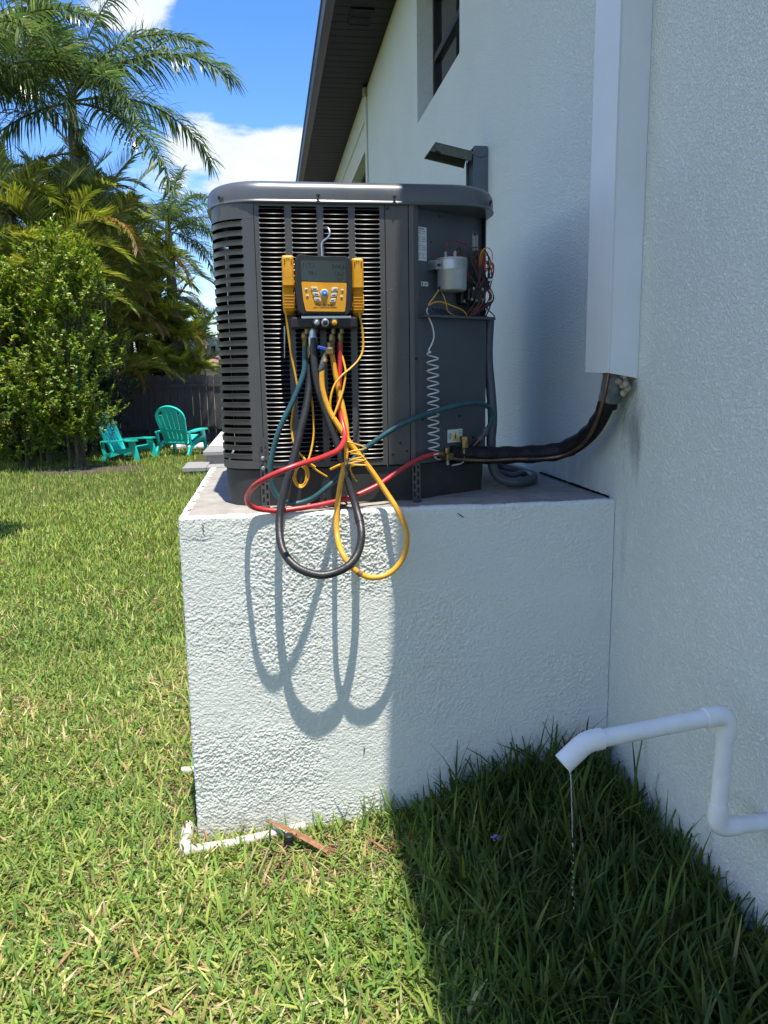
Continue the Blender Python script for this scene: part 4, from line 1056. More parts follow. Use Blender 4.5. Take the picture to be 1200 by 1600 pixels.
for k in range(3):
    x = 481.5 + k * 2.2; y = 448 + k * 8.2
    button([(x, y), (x + 10.5, y + .4), (x + 12, y + 6), (x + 1.6, y + 5.4)], M['button'], label=(x + 4, x + 9, y + 3.2))
    x = 525 - k * 1.9; y = 449 + k * 8.3
    button([(x - 10 + .8 * k, y + .2), (x, y), (x - 1.2, y + 6), (x - 11.5 + .8 * k, y + 6)], M['button'], label=(x - 8, x - 3, y + 3.2))
for x, y in [(474.6, 452), (476.2, 462), (531.6, 453.5), (530.2, 463.5)]:
    button([(x - 2.4, y - 2.2), (x + 2.4, y - 2), (x + 2.1, y + 2), (x - 2.1, y + 2)], M['button'], .002, (x - 1.2, x + 1.2, y))
MB().disc_rings((GX(503.2), YF - .003, GZ(457.5)), (0, -1, 0), [(0, .0128), (.002, .0128), (.004, .0115), (.0045, .0095)], 20).build('button', M['button'], man, 30)
ob = MB().disc_rings((GX(503.2), YF - .0074, GZ(457.5)), (0, -1, 0), [(0, .0098), (.003, .0094), (.0045, .006), (.0046, .001)], 20).build('power_button', M['button_blue'], man, 40)
MB().disc_rings((GX(503.2), YF - .0122, GZ(457.5)), (0, -1, 0), [(0, .0028), (.0003, .0028)], 10).build('print', M['paper'], ob, 0)
# stud fringe on the boot's flanks
sg = MB()
for k in range(9):
    for sx in (456.6, 549.4): sg.disc_rings((GX(sx), 2.63, GZ(412 + k * 8.6)), (-1 if sx < 500 else 1, 0, 0), [(-.004, .004), (.003, .003), (.004, .001)], 8)
sg.build('grip_studs', M['galv'], man)
# valve block with sight glass and knobs
vb = MB(); vb.box(GX(449), GX(556), 2.606, 2.664, GZ(511), GZ(493.5), None, .005); blk = vb.build('valve_block', M['black_plastic'], man, 30)
MB().box(GX(466), GX(545), 2.598, 2.6055, GZ(496), GZ(491.8), None, .001).build('trim_bar', M['silver'], man, 30)
for px, m1, m2, r in [(489.5, 'black_plastic', 'silver', .0155), (503, 'galv', 'black_plastic', .0145), (517.5, 'black_plastic', 'yellow', .0155)]:
    kn = MB().disc_rings((GX(px), 2.606, GZ(503)), (0, -1, 0), [(0, r), (.012, r), (.020, r * .86), (.022, r * .6)], 18).build('port', M[m1], blk, 35)
    MB().disc_rings((GX(px), 2.583, GZ(503)), (0, -1, 0), [(-.002, r * .55), (.001, r * .55), (.003, r * .3)], 14).build('port_cap', M[m2], kn, 35)
for px in (474.5, 489.5, 517.5, 531):
    MB().cyl((GX(px), 2.634, GZ(511)), (GX(px), 2.634, GZ(519)), .0085, None, 12).build('fitting', M['brass'] if px != 489.5 else M['black_plastic'], blk)
# wire hook over the louvres
hk = [(503.5, 400, 2.655), (503.4, 388, 2.655), (503.2, 379, 2.655), (505.5, 374, 2.654), (511, 370.5, 2.653), (515.5, 365.5, 2.653), (516.8, 359, 2.656), (514.5, 353, 2.665), (511, 351.2, 2.68), (508.5, 351.5, 2.70), (508.2, 353.5, 2.712)]
MB().tube(spline([(GX(a) - (a - 503.5) * 0, y, 1.98 - (b - 400) * .0021) for a, b, y in hk], 6), .0033, 8).build('hook', M['silver'], man)
# a loose steel probe behind the block
MB().tube([(.060, 2.67, 1.765), (.055, 2.675, 1.66)], [.004, .002], 8).build('probe', M['galv'], man)

def clamp(px, py, flip, label):
    c = tag(empty('temperature_clamp', (GX(px), 2.64, GZ(py + 45))), label, 'clamp', 'pipe clamps docked on the gauge')
    L = []
    # profile along z: front depth and half width
    pr = [(0, .060, .0165), (3, .066, .0185), (14, .068, .0185), (34, .066, .0185), (45, .066, .0190), (49, .050, .0190), (54, .046, .0195), (58, .052, .0200), (76, .056, .0200), (84, .050, .0185), (88, .036, .014), (89.5, .022, .009)]
    for dy, dep, hw in pr:
        z = GZ(py + dy); x = GX(px); yb = 2.672; yf = yb - dep; b = .005
        L.append([(x - hw, yb, z), (x - hw, yf + b, z), (x - hw + b, yf, z), (x + hw - b, yf, z), (x + hw, yf + b, z), (x + hw, yb, z)])
    o = MB().loft(L[::-1]).build('jaw', M['yellow'], c, 25)
    rg = MB()
    for k in range(5): rg.box(GX(px) - .0165, GX(px) + .0165, 2.672 - .060, 2.672 - .050, GZ(py + 60 + k * 4.6 + 1.4), GZ(py + 60 + k * 4.6))
    rg.build('grip_ridge', M['yellow'], c, 0)
    sl = MB()
    for dx in (-.0115, .0095):
        for k in range(3): sl.box(GX(px) + dx, GX(px) + dx + .003, 2.672 - .0695, 2.672 - .066, GZ(py + 6 + k * 3 + 1.5), GZ(py + 6 + k * 3))
    for dx in (-.005, .002): sl.box(GX(px) + dx, GX(px) + dx + .003, 2.672 - .0695, 2.672 - .066, GZ(py + 6), GZ(py + 4.5))
    sl.build('slots', M['ink'], c, 0)
    MB().tube([(GX(px) - .022, 2.632, GZ(py + 8)), (GX(px) + .022, 2.632, GZ(py + 8))], .005, 8).build('pivot', M['black_plastic'], c)
    MB().box(GX(px) - .012 + .02 * flip, GX(px) + .012 + .02 * flip, 2.645, 2.671, GZ(py + 86), GZ(py + 20), None, .003).build('holder', M['black_plastic'], c, 30)
    return c
c1 = clamp(447.5, 399, 1, 'yellow pipe clamp docked on the left side of the gauge')
c2 = clamp(558, 402.5, -1, 'yellow pipe clamp docked on the right side of the gauge')

P_black = [(0.15, 2.63, 1.723), (0.151, 2.625, 1.681), (0.153, 2.615, 1.635), (0.161, 2.605, 1.562), (0.181, 2.595, 1.488), (0.204, 2.58, 1.414), (0.228, 2.565, 1.339), (0.25, 2.545, 1.244), (0.27, 2.51, 1.162), (0.278, 2.45, 1.094), (0.263, 2.42, 1.037), (0.229, 2.395, 1.0), (0.176, 2.387, 0.978), (0.125, 2.387, 0.976), (0.066, 2.4, 0.999), (0.027, 2.435, 1.039), (0.014, 2.475, 1.088), (0.017, 2.515, 1.151), (0.034, 2.535, 1.221), (0.061, 2.55, 1.304), (0.086, 2.575, 1.385), (0.111, 2.6, 1.468), (0.127, 2.62, 1.53), (0.134, 2.64, 1.594), (0.13, 2.65, 1.657)]
P_yellow = [(0.187, 2.6, 1.655), (0.175, 2.6, 1.618), (0.175, 2.595, 1.555), (0.193, 2.585, 1.488), (0.225, 2.57, 1.431), (0.255, 2.56, 1.382), (0.289, 2.55, 1.335), (0.33, 2.54, 1.279), (0.369, 2.52, 1.217), (0.404, 2.485, 1.157), (0.426, 2.455, 1.095), (0.423, 2.43, 1.046), (0.4, 2.41, 0.999), (0.351, 2.398, 0.961), (0.292, 2.395, 0.957), (0.243, 2.4, 0.988), (0.212, 2.425, 1.032), (0.202, 2.49, 1.076), (0.204, 2.52, 1.142), (0.216, 2.535, 1.219), (0.232, 2.55, 1.287), (0.246, 2.565, 1.35), (0.25, 2.585, 1.423), (0.242, 2.6, 1.486), (0.23, 2.615, 1.55), (0.219, 2.62, 1.613), (0.212, 2.625, 1.67)]
P_red = [(0.24, 2.63, 1.708), (0.238, 2.63, 1.634), (0.232, 2.62, 1.55), (0.23, 2.61, 1.497), (0.237, 2.585, 1.444), (0.24, 2.54, 1.399), (0.213, 2.475, 1.365), (0.158, 2.415, 1.348), (0.106, 2.37, 1.339), (0.056, 2.345, 1.327), (0.003, 2.34, 1.308), (-0.046, 2.37, 1.279), (-0.074, 2.43, 1.245), (-0.085, 2.475, 1.216), (-0.079, 2.51, 1.189), (-0.051, 2.53, 1.172), (0.007, 2.538, 1.162), (0.087, 2.545, 1.166), (0.174, 2.565, 1.175), (0.265, 2.595, 1.19), (0.357, 2.62, 1.223), (0.428, 2.64, 1.263), (0.489, 2.66, 1.295), (0.54, 2.685, 1.311), (0.583, 2.7, 1.317)]
P_teal = [(0.123, 2.645, 1.703), (0.121, 2.64, 1.657), (0.117, 2.63, 1.615), (0.1, 2.62, 1.569), (0.07, 2.61, 1.506), (0.036, 2.6, 1.444), (0.01, 2.6, 1.375), (-0.006, 2.6, 1.306), (-0.006, 2.6, 1.252), (0.005, 2.6, 1.213), (0.03, 2.6, 1.186), (0.068, 2.6, 1.173), (0.123, 2.6, 1.186), (0.174, 2.6, 1.22), (0.224, 2.615, 1.26), (0.26, 2.63, 1.299), (0.299, 2.64, 1.334), (0.368, 2.645, 1.383), (0.436, 2.65, 1.422), (0.506, 2.66, 1.451), (0.579, 2.68, 1.471), (0.653, 2.7, 1.486), (0.729, 2.74, 1.492), (0.788, 2.78, 1.481), (0.814, 2.8, 1.453), (0.815, 2.81, 1.417), (0.796, 2.82, 1.379)]
P_cable_a = [(0.063, 2.62, 1.81), (0.069, 2.63, 1.741), (0.077, 2.635, 1.668), (0.089, 2.635, 1.594), (0.092, 2.635, 1.552), (0.076, 2.63, 1.489), (0.068, 2.63, 1.429), (0.076, 2.62, 1.371), (0.096, 2.61, 1.339), (0.118, 2.6, 1.313), (0.148, 2.6, 1.284), (0.182, 2.61, 1.26)]
P_cable_b = [(0.135, 2.645, 1.699), (0.134, 2.64, 1.594), (0.143, 2.635, 1.487), (0.142, 2.63, 1.401), (0.126, 2.61, 1.334), (0.112, 2.6, 1.313), (0.095, 2.6, 1.312), (0.114, 2.599, 1.298), (0.12, 2.598, 1.268), (0.108, 2.597, 1.239), (0.092, 2.596, 1.228), (0.075, 2.6, 1.24), (0.067, 2.599, 1.27), (0.077, 2.598, 1.297), (0.094, 2.597, 1.308), (0.109, 2.596, 1.296), (0.117, 2.6, 1.268), (0.11, 2.599, 1.241), (0.092, 2.598, 1.231), (0.078, 2.597, 1.243), (0.073, 2.596, 1.27), (0.078, 2.6, 1.294), (0.094, 2.599, 1.304), (0.108, 2.598, 1.293), (0.111, 2.597, 1.268), (0.106, 2.596, 1.245), (0.092, 2.6, 1.235), (0.078, 2.599, 1.246), (0.075, 2.598, 1.269), (0.082, 2.597, 1.291), (0.094, 2.596, 1.3), (0.108, 2.6, 1.29)]
P_cable_c = [(0.305, 2.62, 1.804), (0.316, 2.63, 1.749), (0.317, 2.63, 1.686), (0.3, 2.62, 1.65), (0.272, 2.61, 1.623), (0.238, 2.6, 1.596), (0.211, 2.59, 1.561), (0.198, 2.585, 1.509), (0.206, 2.59, 1.456), (0.218, 2.6, 1.401), (0.223, 2.6, 1.325), (0.245, 2.6, 1.281)]
P_cable_d = [(0.238, 2.64, 1.698), (0.252, 2.62, 1.634), (0.254, 2.61, 1.602), (0.243, 2.6, 1.55), (0.221, 2.58, 1.498), (0.204, 2.57, 1.457)]
P_cable_e = [(0.234, 2.545, 1.384), (0.297, 2.54, 1.361), (0.237, 2.54, 1.35), (0.289, 2.535, 1.336), (0.241, 2.54, 1.324), (0.296, 2.535, 1.323), (0.236, 2.54, 1.312), (0.295, 2.53, 1.305), (0.24, 2.53, 1.338), (0.266, 2.53, 1.363), (0.295, 2.53, 1.315), (0.244, 2.54, 1.303), (0.254, 2.56, 1.264), (0.267, 2.56, 1.248)]

# ------------------------------------------------------------------ hoses and thin cables
def hose(name, label, pts, r, m, k=7, n=12):
    h = tag(empty(name, (pts[0][0], pts[0][1], PZ)), label, 'hose' if 'hose' in name else 'cable')
    q = spline(pts, k)
    MB().tube(q, [r * (1 + RNG.uniform(-.012, .012)) for _ in q], n).build('tube', m, h)
    return h, q
hb, q = hose('hose', 'thick black rubber hose hanging in the lowest loop over the pad front', P_black, .0132, M['rubber'])
P0 = Vector((.150, 2.634, 1.760))
MB().disc_rings(P0, (0, -.01, -1), [(0, .010), (.012, .011), (.013, .0135), (.030, .0145), (.034, .0162), (.068, .0162), (.072, .0150), (.090, .0150)], 16).build('fitting', M['silver'], hb)
MB().tube([q[len(q) // 2 - 26], q[len(q) // 2 - 25], q[len(q) // 2 - 24]], .0150, 12).build('tape_band', M['black_plastic'], hb)
hy, q = hose('hose', 'yellow charging hose drooping in a wide loop right of the black one', P_yellow, .0092, M['yellow_hose'])
MB().disc_rings((.186, 2.600, 1.662), (-.30, 0, -1), [(0, .006), (.008, .0085), (.016, .0085), (.017, .0105), (.046, .0105), (.050, .009)], 12).build('fitting', M['tape'], hy)
MB().disc_rings((.213, 2.627, 1.735), (0, -.02, -1), [(0, .009), (.012, .012), (.026, .012), (.030, .0095), (.070, .0095)], 12).build('fitting', M['brass'], hy)
yv = MB(); yv.box(.190, .216, 2.592, 2.616, 1.668, 1.690, None, .003); yv.cyl((.203, 2.604, 1.690), (.203, 2.604, 1.706), .009, None, 8); yv.cyl((.192, 2.604, 1.676), (.183, 2.603, 1.660), .007, None, 8); yv.cyl((.212, 2.604, 1.680), (.214, 2.625, 1.690), .006, None, 8)
vv = yv.build('ball_valve', M['brass'], hy, 30)
MB().box(.162, .194, 2.594, 2.600, 1.683, 1.694, Matrix.Translation((.178, 2.597, 1.688)) @ Matrix.Rotation(R(14), 4, 'Y') @ Matrix.Translation((-.178, -2.597, -1.688)), .002).build('valve_handle', M['blue'], vv, 30)
i_ = int(len(q) * .555)
MB().tube([q[i_], q[i_ + 1], q[i_ + 2]], .0102, 12).build('hose_print', M['husk'], hy)
hr, q = hose('hose', 'red hose swung out in a flat loop and screwed to the copper line valve', P_red, .0088, M['red_hose'])
MB().disc_rings((.241, 2.634, 1.740), (0, 0, -1), [(0, .008), (.010, .0115), (.022, .0115), (.03, .0095), (.060, .0095)], 12).build('fitting', M['brass'], hr)
MB().tube([q[-1], Vector(q[-1]) + Vector((.018, .006, -.001))], [.0095, .0105], 12).build('fitting', M['brass'], hr)
ht, q = hose('hose', 'dark teal hose looping down the louvres and across to the corner valve', P_teal, .0090, M['teal_hose'])
MB().disc_rings((.123, 2.645, 1.745), (0, 0, -1), [(0, .008), (.010, .0115), (.024, .0115), (.03, .0095), (.075, .0095)], 12).build('fitting', M['brass'], ht)
e_ = Vector(q[-1])
MB().tube([e_ + Vector((.006, -.002, .02)), e_, e_ + Vector((-.02, .012, -.028))], [.0115, .013, .0115], 12).build('fitting', M['tape'], ht)
MB().tube([e_ + Vector((-.02, .012, -.028)), e_ + Vector((-.040, .016, -.052))], .0105, 10).build('fitting_nut', M['copper'], ht)
Y = M['yellow_wire']
hose('cable', 'thin yellow probe cable running down from the left clamp', P_cable_a, .0034, Y, 6, 6)
hose('cable', 'thin yellow cable ending in a small wound coil low on the louvres', P_cable_b, .0034, Y, 5, 6)
hose('cable', 'thin yellow probe cable curling down from the right clamp', P_cable_c, .0036, Y, 6, 6)
hose('cable', 'short thin yellow cable bowing over the red hose below the gauge', P_cable_d, .0036, Y, 6, 6)
hose('cable', 'thin yellow cable bundled in zigzag folds beside the thick hoses', [(x + .012, y - .012, z) for x, y, z in P_cable_e[:8] + P_cable_e[-3:]], .0026, Y, 3, 6)
kk = tag(empty('cable', (.1, 2.6, 1.3)), 'short yellow plug end tied at the top of the wound coil', 'cable')
MB().tube([(.107, 2.592, 1.324), (.142, 2.592, 1.296)], .0042, 6).build('plug', Y, kk)
MB().tube(spline([(.192, 2.565, 1.290), (.215, 2.55, 1.303), (.236, 2.545, 1.310)], 5), .0048, 6).build('plug', Y, kk)
MB().tube([(.110, 2.588, 1.316), (.124, 2.588, 1.306)], .0062, 8).build('cable_tie', M['black_plastic'], kk)
bl = tag(empty('wire_loop', (.19, 2.6, PZ)), 'small black wire loop lying on the pad under the red hose', 'wire')
MB().tube(spline([(.17, 2.64, 1.20), (.178, 2.60, 1.172), (.20, 2.585, 1.160), (.23, 2.59, 1.160), (.25, 2.62, 1.162), (.235, 2.66, 1.17)], 6), .0032, 6).build('tube', M['rubber'], bl)

# ------------------------------------------------------------------ disconnect box on the wall, cover swung up
db = tag(empty('disconnect_box', (1.15, 4.28, 2.6)), 'grey electrical disconnect box on the wall with its cover swung open', 'disconnect box')
x0, y0, y1, z0, z1 = 1.112, 4.205, 4.36, 2.42, 2.775
s = MB(); s.box(x0, XW - .001, y0, y0 + .003, z0, z1 - .012); s.box(x0, XW - .001, y1 - .003, y1, z0, z1 - .012); s.box(x0, XW - .001, y0 + .0031, y1 - .0031, z0, z0 + .003)
s.box(XW - .004, XW - .001, y0 + .0031, y1 - .0031, z0 + .003, z1 - .012)
s.prism([(x0, z1 - .0118), (x0 + .006, z1), (XW - .007, z1), (XW - .001, z1 - .0118)], 'y', y0, y1)
bx_ = s.build('box', M['box_grey'], db, 0)
MB().box(x0 + .012, XW - .0045, y0 + .006, y1 - .006, z0 + .01, z1 - .05).build('pull_out', M['black_plastic'], bx_, 0)
s = MB(); s.tube([(x0 + .038 + .036 * math.cos(a), y0 - .0012, z1 - .035 - .022 * math.sin(a)) for a in np.linspace(.15, math.pi - .15, 12)], .0012, 5); s.build('knockout', M['black_plastic'], bx_)
MB().disc_rings((x0 + .04, y0, z1 - .058), (0, -1, 0), [(0, .0025), (.0015, .0025)], 8).build('screw', M['black_plastic'], bx_, 0)
# the cover: a shallow tray hinged at the top, pointing out and up from the wall
hx, hz = x0 - .002, z1 - .028
T = Matrix.Translation((hx, 0, hz)) @ Matrix.Rotation(R(11.5), 4, 'Y')
L_, dp = .205, .048
s = MB()
s.prism([(0, 0), (-L_, 0), (-L_ - .012, -.026), (-L_ - .022, -dp), (-L_ - .018, -dp - .001), (-L_ - .006, -.026), (-L_ + .002, -.004), (0, -.004)], 'y', y0 + .003, y1 - .003, T)
s.prism([(0, 0), (-L_, 0), (-L_ - .022, -dp), (-L_ + .004, -dp - .001), (-L_ + .012, -dp + .010), (-L_ + .030, -dp + .009), (-L_ + .042, -dp - .001), (0, -dp)], 'y', y0 - .001, y0 + .0028, T)
s.prism([(0, 0), (-L_, 0), (-L_ - .022, -dp), (0, -dp)], 'y', y1 - .0028, y1 + .001, T)
cv = s.build('cover', M['box_weathered'], db, 0)
MB().tube([(hx, y0 + .002, hz - .006), (hx, y1 - .002, hz - .006)], .005, 8).build('hinge', M['galv'], cv)
MB().tube([(hx - .028, y0 + .012, hz - .042), (hx - .028, y0 + .012, hz - .055)], .004, 6).build('latch', M['galv'], cv)

# ------------------------------------------------------------------ white drain pipe out of the wall, with its trickle
dr = tag(empty('drain_pipe', (1.05, 1.6, .5)), 'white plastic drain pipe with two elbows coming out of the stucco wall', 'drain pipe')
r = .0208
A = Vector((1.20, 1.605, .484)); B = Vector((1.045, 1.600, .488)); Cc = Vector((1.056, 1.6, .786)); D = Vector((.694, 1.585, .7535)); E_ = Vector((.636, 1.578, .707))
def seg(name, a, b, rr, n=20): return MB().tube([a, b], rr, n).build(name, M['pvc'], dr)
seg('pipe', A, B + (A - B).normalized() * .03, r); seg('pipe', B + (Cc - B).normalized() * .03, Cc - (Cc - B).normalized() * .03, r); seg('pipe', Cc + (D - Cc).normalized() * .03, D - (D - Cc).normalized() * .0, r)
def elbow(p, d1, d2, l1, l2, rb):
    d1, d2 = d1.normalized(), d2.normalized()
    a = p + d1 * l1; b = p + d2 * l2; k = min(l1, l2) * .55
    pts = [a + d1 * .0] + [a + (p + d1 * k - a) * t for t in (.03, .5)]
    rs = [r * 1.02, rb, rb]
    bend = [(p + d1 * k) * (1 - t) ** 2 + p * 2 * t * (1 - t) + (p + d2 * k) * t * t for t in np.linspace(0, 1, 8)]
    pts += bend; rs += [rb * .99] * 8
    pts += [b + (p + d2 * k - b) * t for t in (.5, .03)] + [b]; rs += [rb, rb, r * 1.02]
    return MB().tube(pts, rs, 22).build('elbow', M['pvc'], dr)
elbow(B, A - B, Cc - B, .058, .062, r * 1.18); elbow(Cc, B - Cc, D - Cc, .062, .062, r * 1.18)
# open 45 degree end
d1 = (Cc - D).normalized(); d2 = (E_ - D).normalized()
a = D + d1 * .040; k = .020
pts = [a, a - d1 * .001] + [(D + d1 * k) * (1 - t) ** 2 + D * 2 * t * (1 - t) + (D + d2 * k) * t * t for t in np.linspace(0, 1, 7)] + [E_]
q = MB(); q.tube(pts, [r * 1.02, r * 1.2] + [r * 1.2] * 7 + [r * 1.2], 22, False)
q.tube([E_, E_ - d2 * .002, E_ - d2 * .05], [r * 1.2, r * 1.0, r * .99], 22, False)
q.tube([a, a + d1 * .0005], [r * 1.02, r * .9], 22, False)
q.build('spout_elbow', M['pvc'], dr)
MB().tube([E_ - d2 * .048, E_ - d2 * .05], r * .99, 16).build('bore', M['dark'], dr)
lip = E_ + Vector((-.0, 0, -r * .98)); lip = E_ + Vector((.018, 0, -.021))
wt = tag(empty('water_stream', tuple(lip)), 'thin trickle of clear water falling from the white drain pipe', 'water')
fall = [lip + Vector((-.004 - .0 + .020 * t ** .8 - .0, 0, -.36 * t)) for t in np.linspace(0, 1, 30)]
fall = [lip + Vector((.018 * t ** .7, RNG.uniform(-.0008, .0008), .004 - .36 * t)) for t in np.linspace(0, 1, 26)]
cut = 13
MB().tube(fall[:cut], [.0019 - .0006 * i / cut + RNG.uniform(-.0003, .0003) for i in range(cut)], 8).build('jet', M['water'], wt)
for i in range(cut, 26):
    for _ in range(1):
        p = fall[i] + Vector((RNG.uniform(-.003, .003), RNG.uniform(-.003, .003), RNG.uniform(-.006, .006))); rr_ = RNG.uniform(.0010, .0021)
        MB().disc_rings(p, (0, 0, 1), [(-rr_ * 1.6, rr_ * .3), (-rr_ * .8, rr_ * .8), (0, rr_), (rr_, rr_ * .6), (rr_ * 1.6, rr_ * .1)], 8).build('droplet', M['water'], wt)

# white pipe lying round the foot of the pad
gp = tag(empty('ground_pipe', (-.34, 2.47, 0)), 'weathered white plastic pipe lying along the bottom of the pad', 'pipe')
MB().tube([(-.335, 2.468, .008), (-.22, 2.475, .010), (-.06, 2.502, .013), (.062, 2.525, .020)], .0185, 14).build('pipe', M['pvc_dirty'], gp)
MB().tube(spline([(-.322, 2.467, .008), (-.346, 2.466, .008), (-.352, 2.478, .009), (-.352, 2.50, .010)], 5), .0225, 14).build('elbow', M['pvc_dirty'], gp)
MB().tube([(-.352, 2.50, .010), (-.352, 2.62, .012)], .0185, 14).build('pipe', M['pvc_dirty'], gp)
MB().tube([(-.352, 2.535, .012), (-.352, 2.60, .012)], .022, 14).build('coupling', M['pvc_dirty'], gp)
g2 = tag(empty('ground_pipe', (-.42, 3.02, 0)), 'short white pipe stub poking from the grass left of the pad', 'pipe')
MB().tube([(-.345, 3.04, -.002), (-.43, 3.03, .006)], .019, 14).build('pipe', M['pvc_dirty'], g2)
sp = tag(empty('sprinkler_riser', (0, 2.43, 0)), 'small black sprinkler riser sticking out of the grass before the pad', 'sprinkler')
MB().disc_rings((.002, 2.425, -.01), (.02, .12, 1), [(0, .015), (.045, .015), (.048, .018), (.062, .018), (.066, .013)], 12).build('riser', M['black_plastic'], sp)
# dry palm husk
hk_ = tag(empty('palm_husk', (.03, 2.44, .03)), 'dry orange brown strip of palm husk on the grass', 'palm husk')
L = []; pa, pb = Vector((-.075, 2.530, .055)), Vector((.130, 2.350, .030))
sd = (pb - pa).cross(Vector((0, 0, 1))).normalized()
for i, t in enumerate(np.linspace(0, 1, 12)):
    w = .003 + .009 * math.sin(t * 2.9) ** .8 + .004 * t; p = pa.lerp(pb, t) + Vector((0, 0, .010 * math.sin(t * 3.1)))
    L.append([tuple(p - sd * w), tuple(p - sd * w * .4 + Vector((0, 0, -.006))), tuple(p + sd * w * .4 + Vector((0, 0, -.005))), tuple(p + sd * w), tuple(p + sd * w * .3 + Vector((0, 0, .002 + .003 * math.sin(i * 1.7)))), tuple(p - sd * w * .3 + Vector((0, 0, .0015)))])
MB().loft(L).build('husk', M['husk'], hk_, 30)
sp_ = MB()
for k in range(5): sp_.tube([pb + sd * (.016 - .008 * k) * .9 - Vector((.02, -.017, 0)), pb + sd * (.02 - .010 * k) + Vector((.018 + .006 * k, -.014, -.006))], [.003, .001], 5)
sp_.build('frayed_end', M['husk'], hk_)
for li, (x, y, a, ln) in enumerate([(.36, 2.22, .6, .05), (.30, 2.33, 2.4, .045), (.41, 2.36, 1.3, .04)]):
    d = Vector((math.cos(a), math.sin(a), .25)) * ln
    o = MB().loft([[(x - d.x, y - d.y, .03), (x - d.x, y - d.y + .003, .033)], [(x - .006, y + .006, .045), (x + .006, y - .006, .048)], [(x + d.x, y + d.y, .055), (x + d.x, y + d.y + .003, .056)]], False, False, None, False)
    L2 = []
    o = MB().tube([(x - d.x, y - d.y, .03), (x, y, .046), (x + d.x, y + d.y, .056)], [.002, .006, .001], 5)
    tag(o.build('dry_leaf', M['husk']), ['small curled orange dry leaf in the grass nearest the shadow line', 'small orange dry leaf lying left of the others in the cut grass', 'tiny dry orange leaf closest to the foot of the pad'][li], 'leaf', 'dry leaves on the lawn')
fl = MB()
fx, fy = .651, 2.148; fz = float(gz(fx, fy)) + .085
for k in range(5):
    a = k * 1.2566 + .3; d = Vector((math.cos(a), math.sin(a), .25)); s2 = Vector((-math.sin(a), math.cos(a), 0))
    c = Vector((fx, fy, fz))
    fl.loft([[tuple(c + s2 * w_ + d * l_ + Vector((0, 0, h_ + o_))) for w_ in (-ww, 0, ww)] for o_ in (0, .0008) for (l_, ww, h_) in [(.001, .001, 0), (.009, .006, .002), (.016, .005, 0), (.019, .001, -.003)]][:4], False, False, None, False)
ff = tag(empty('flower', (fx, fy, fz - .07)), 'small fallen violet flower in the shaded grass', 'flower')
fl.build('petals', M['flower'], ff); MB().tube([(fx, fy, fz), (fx + .004, fy, fz - .08)], .001, 5).build('stem', M['cane'], ff)

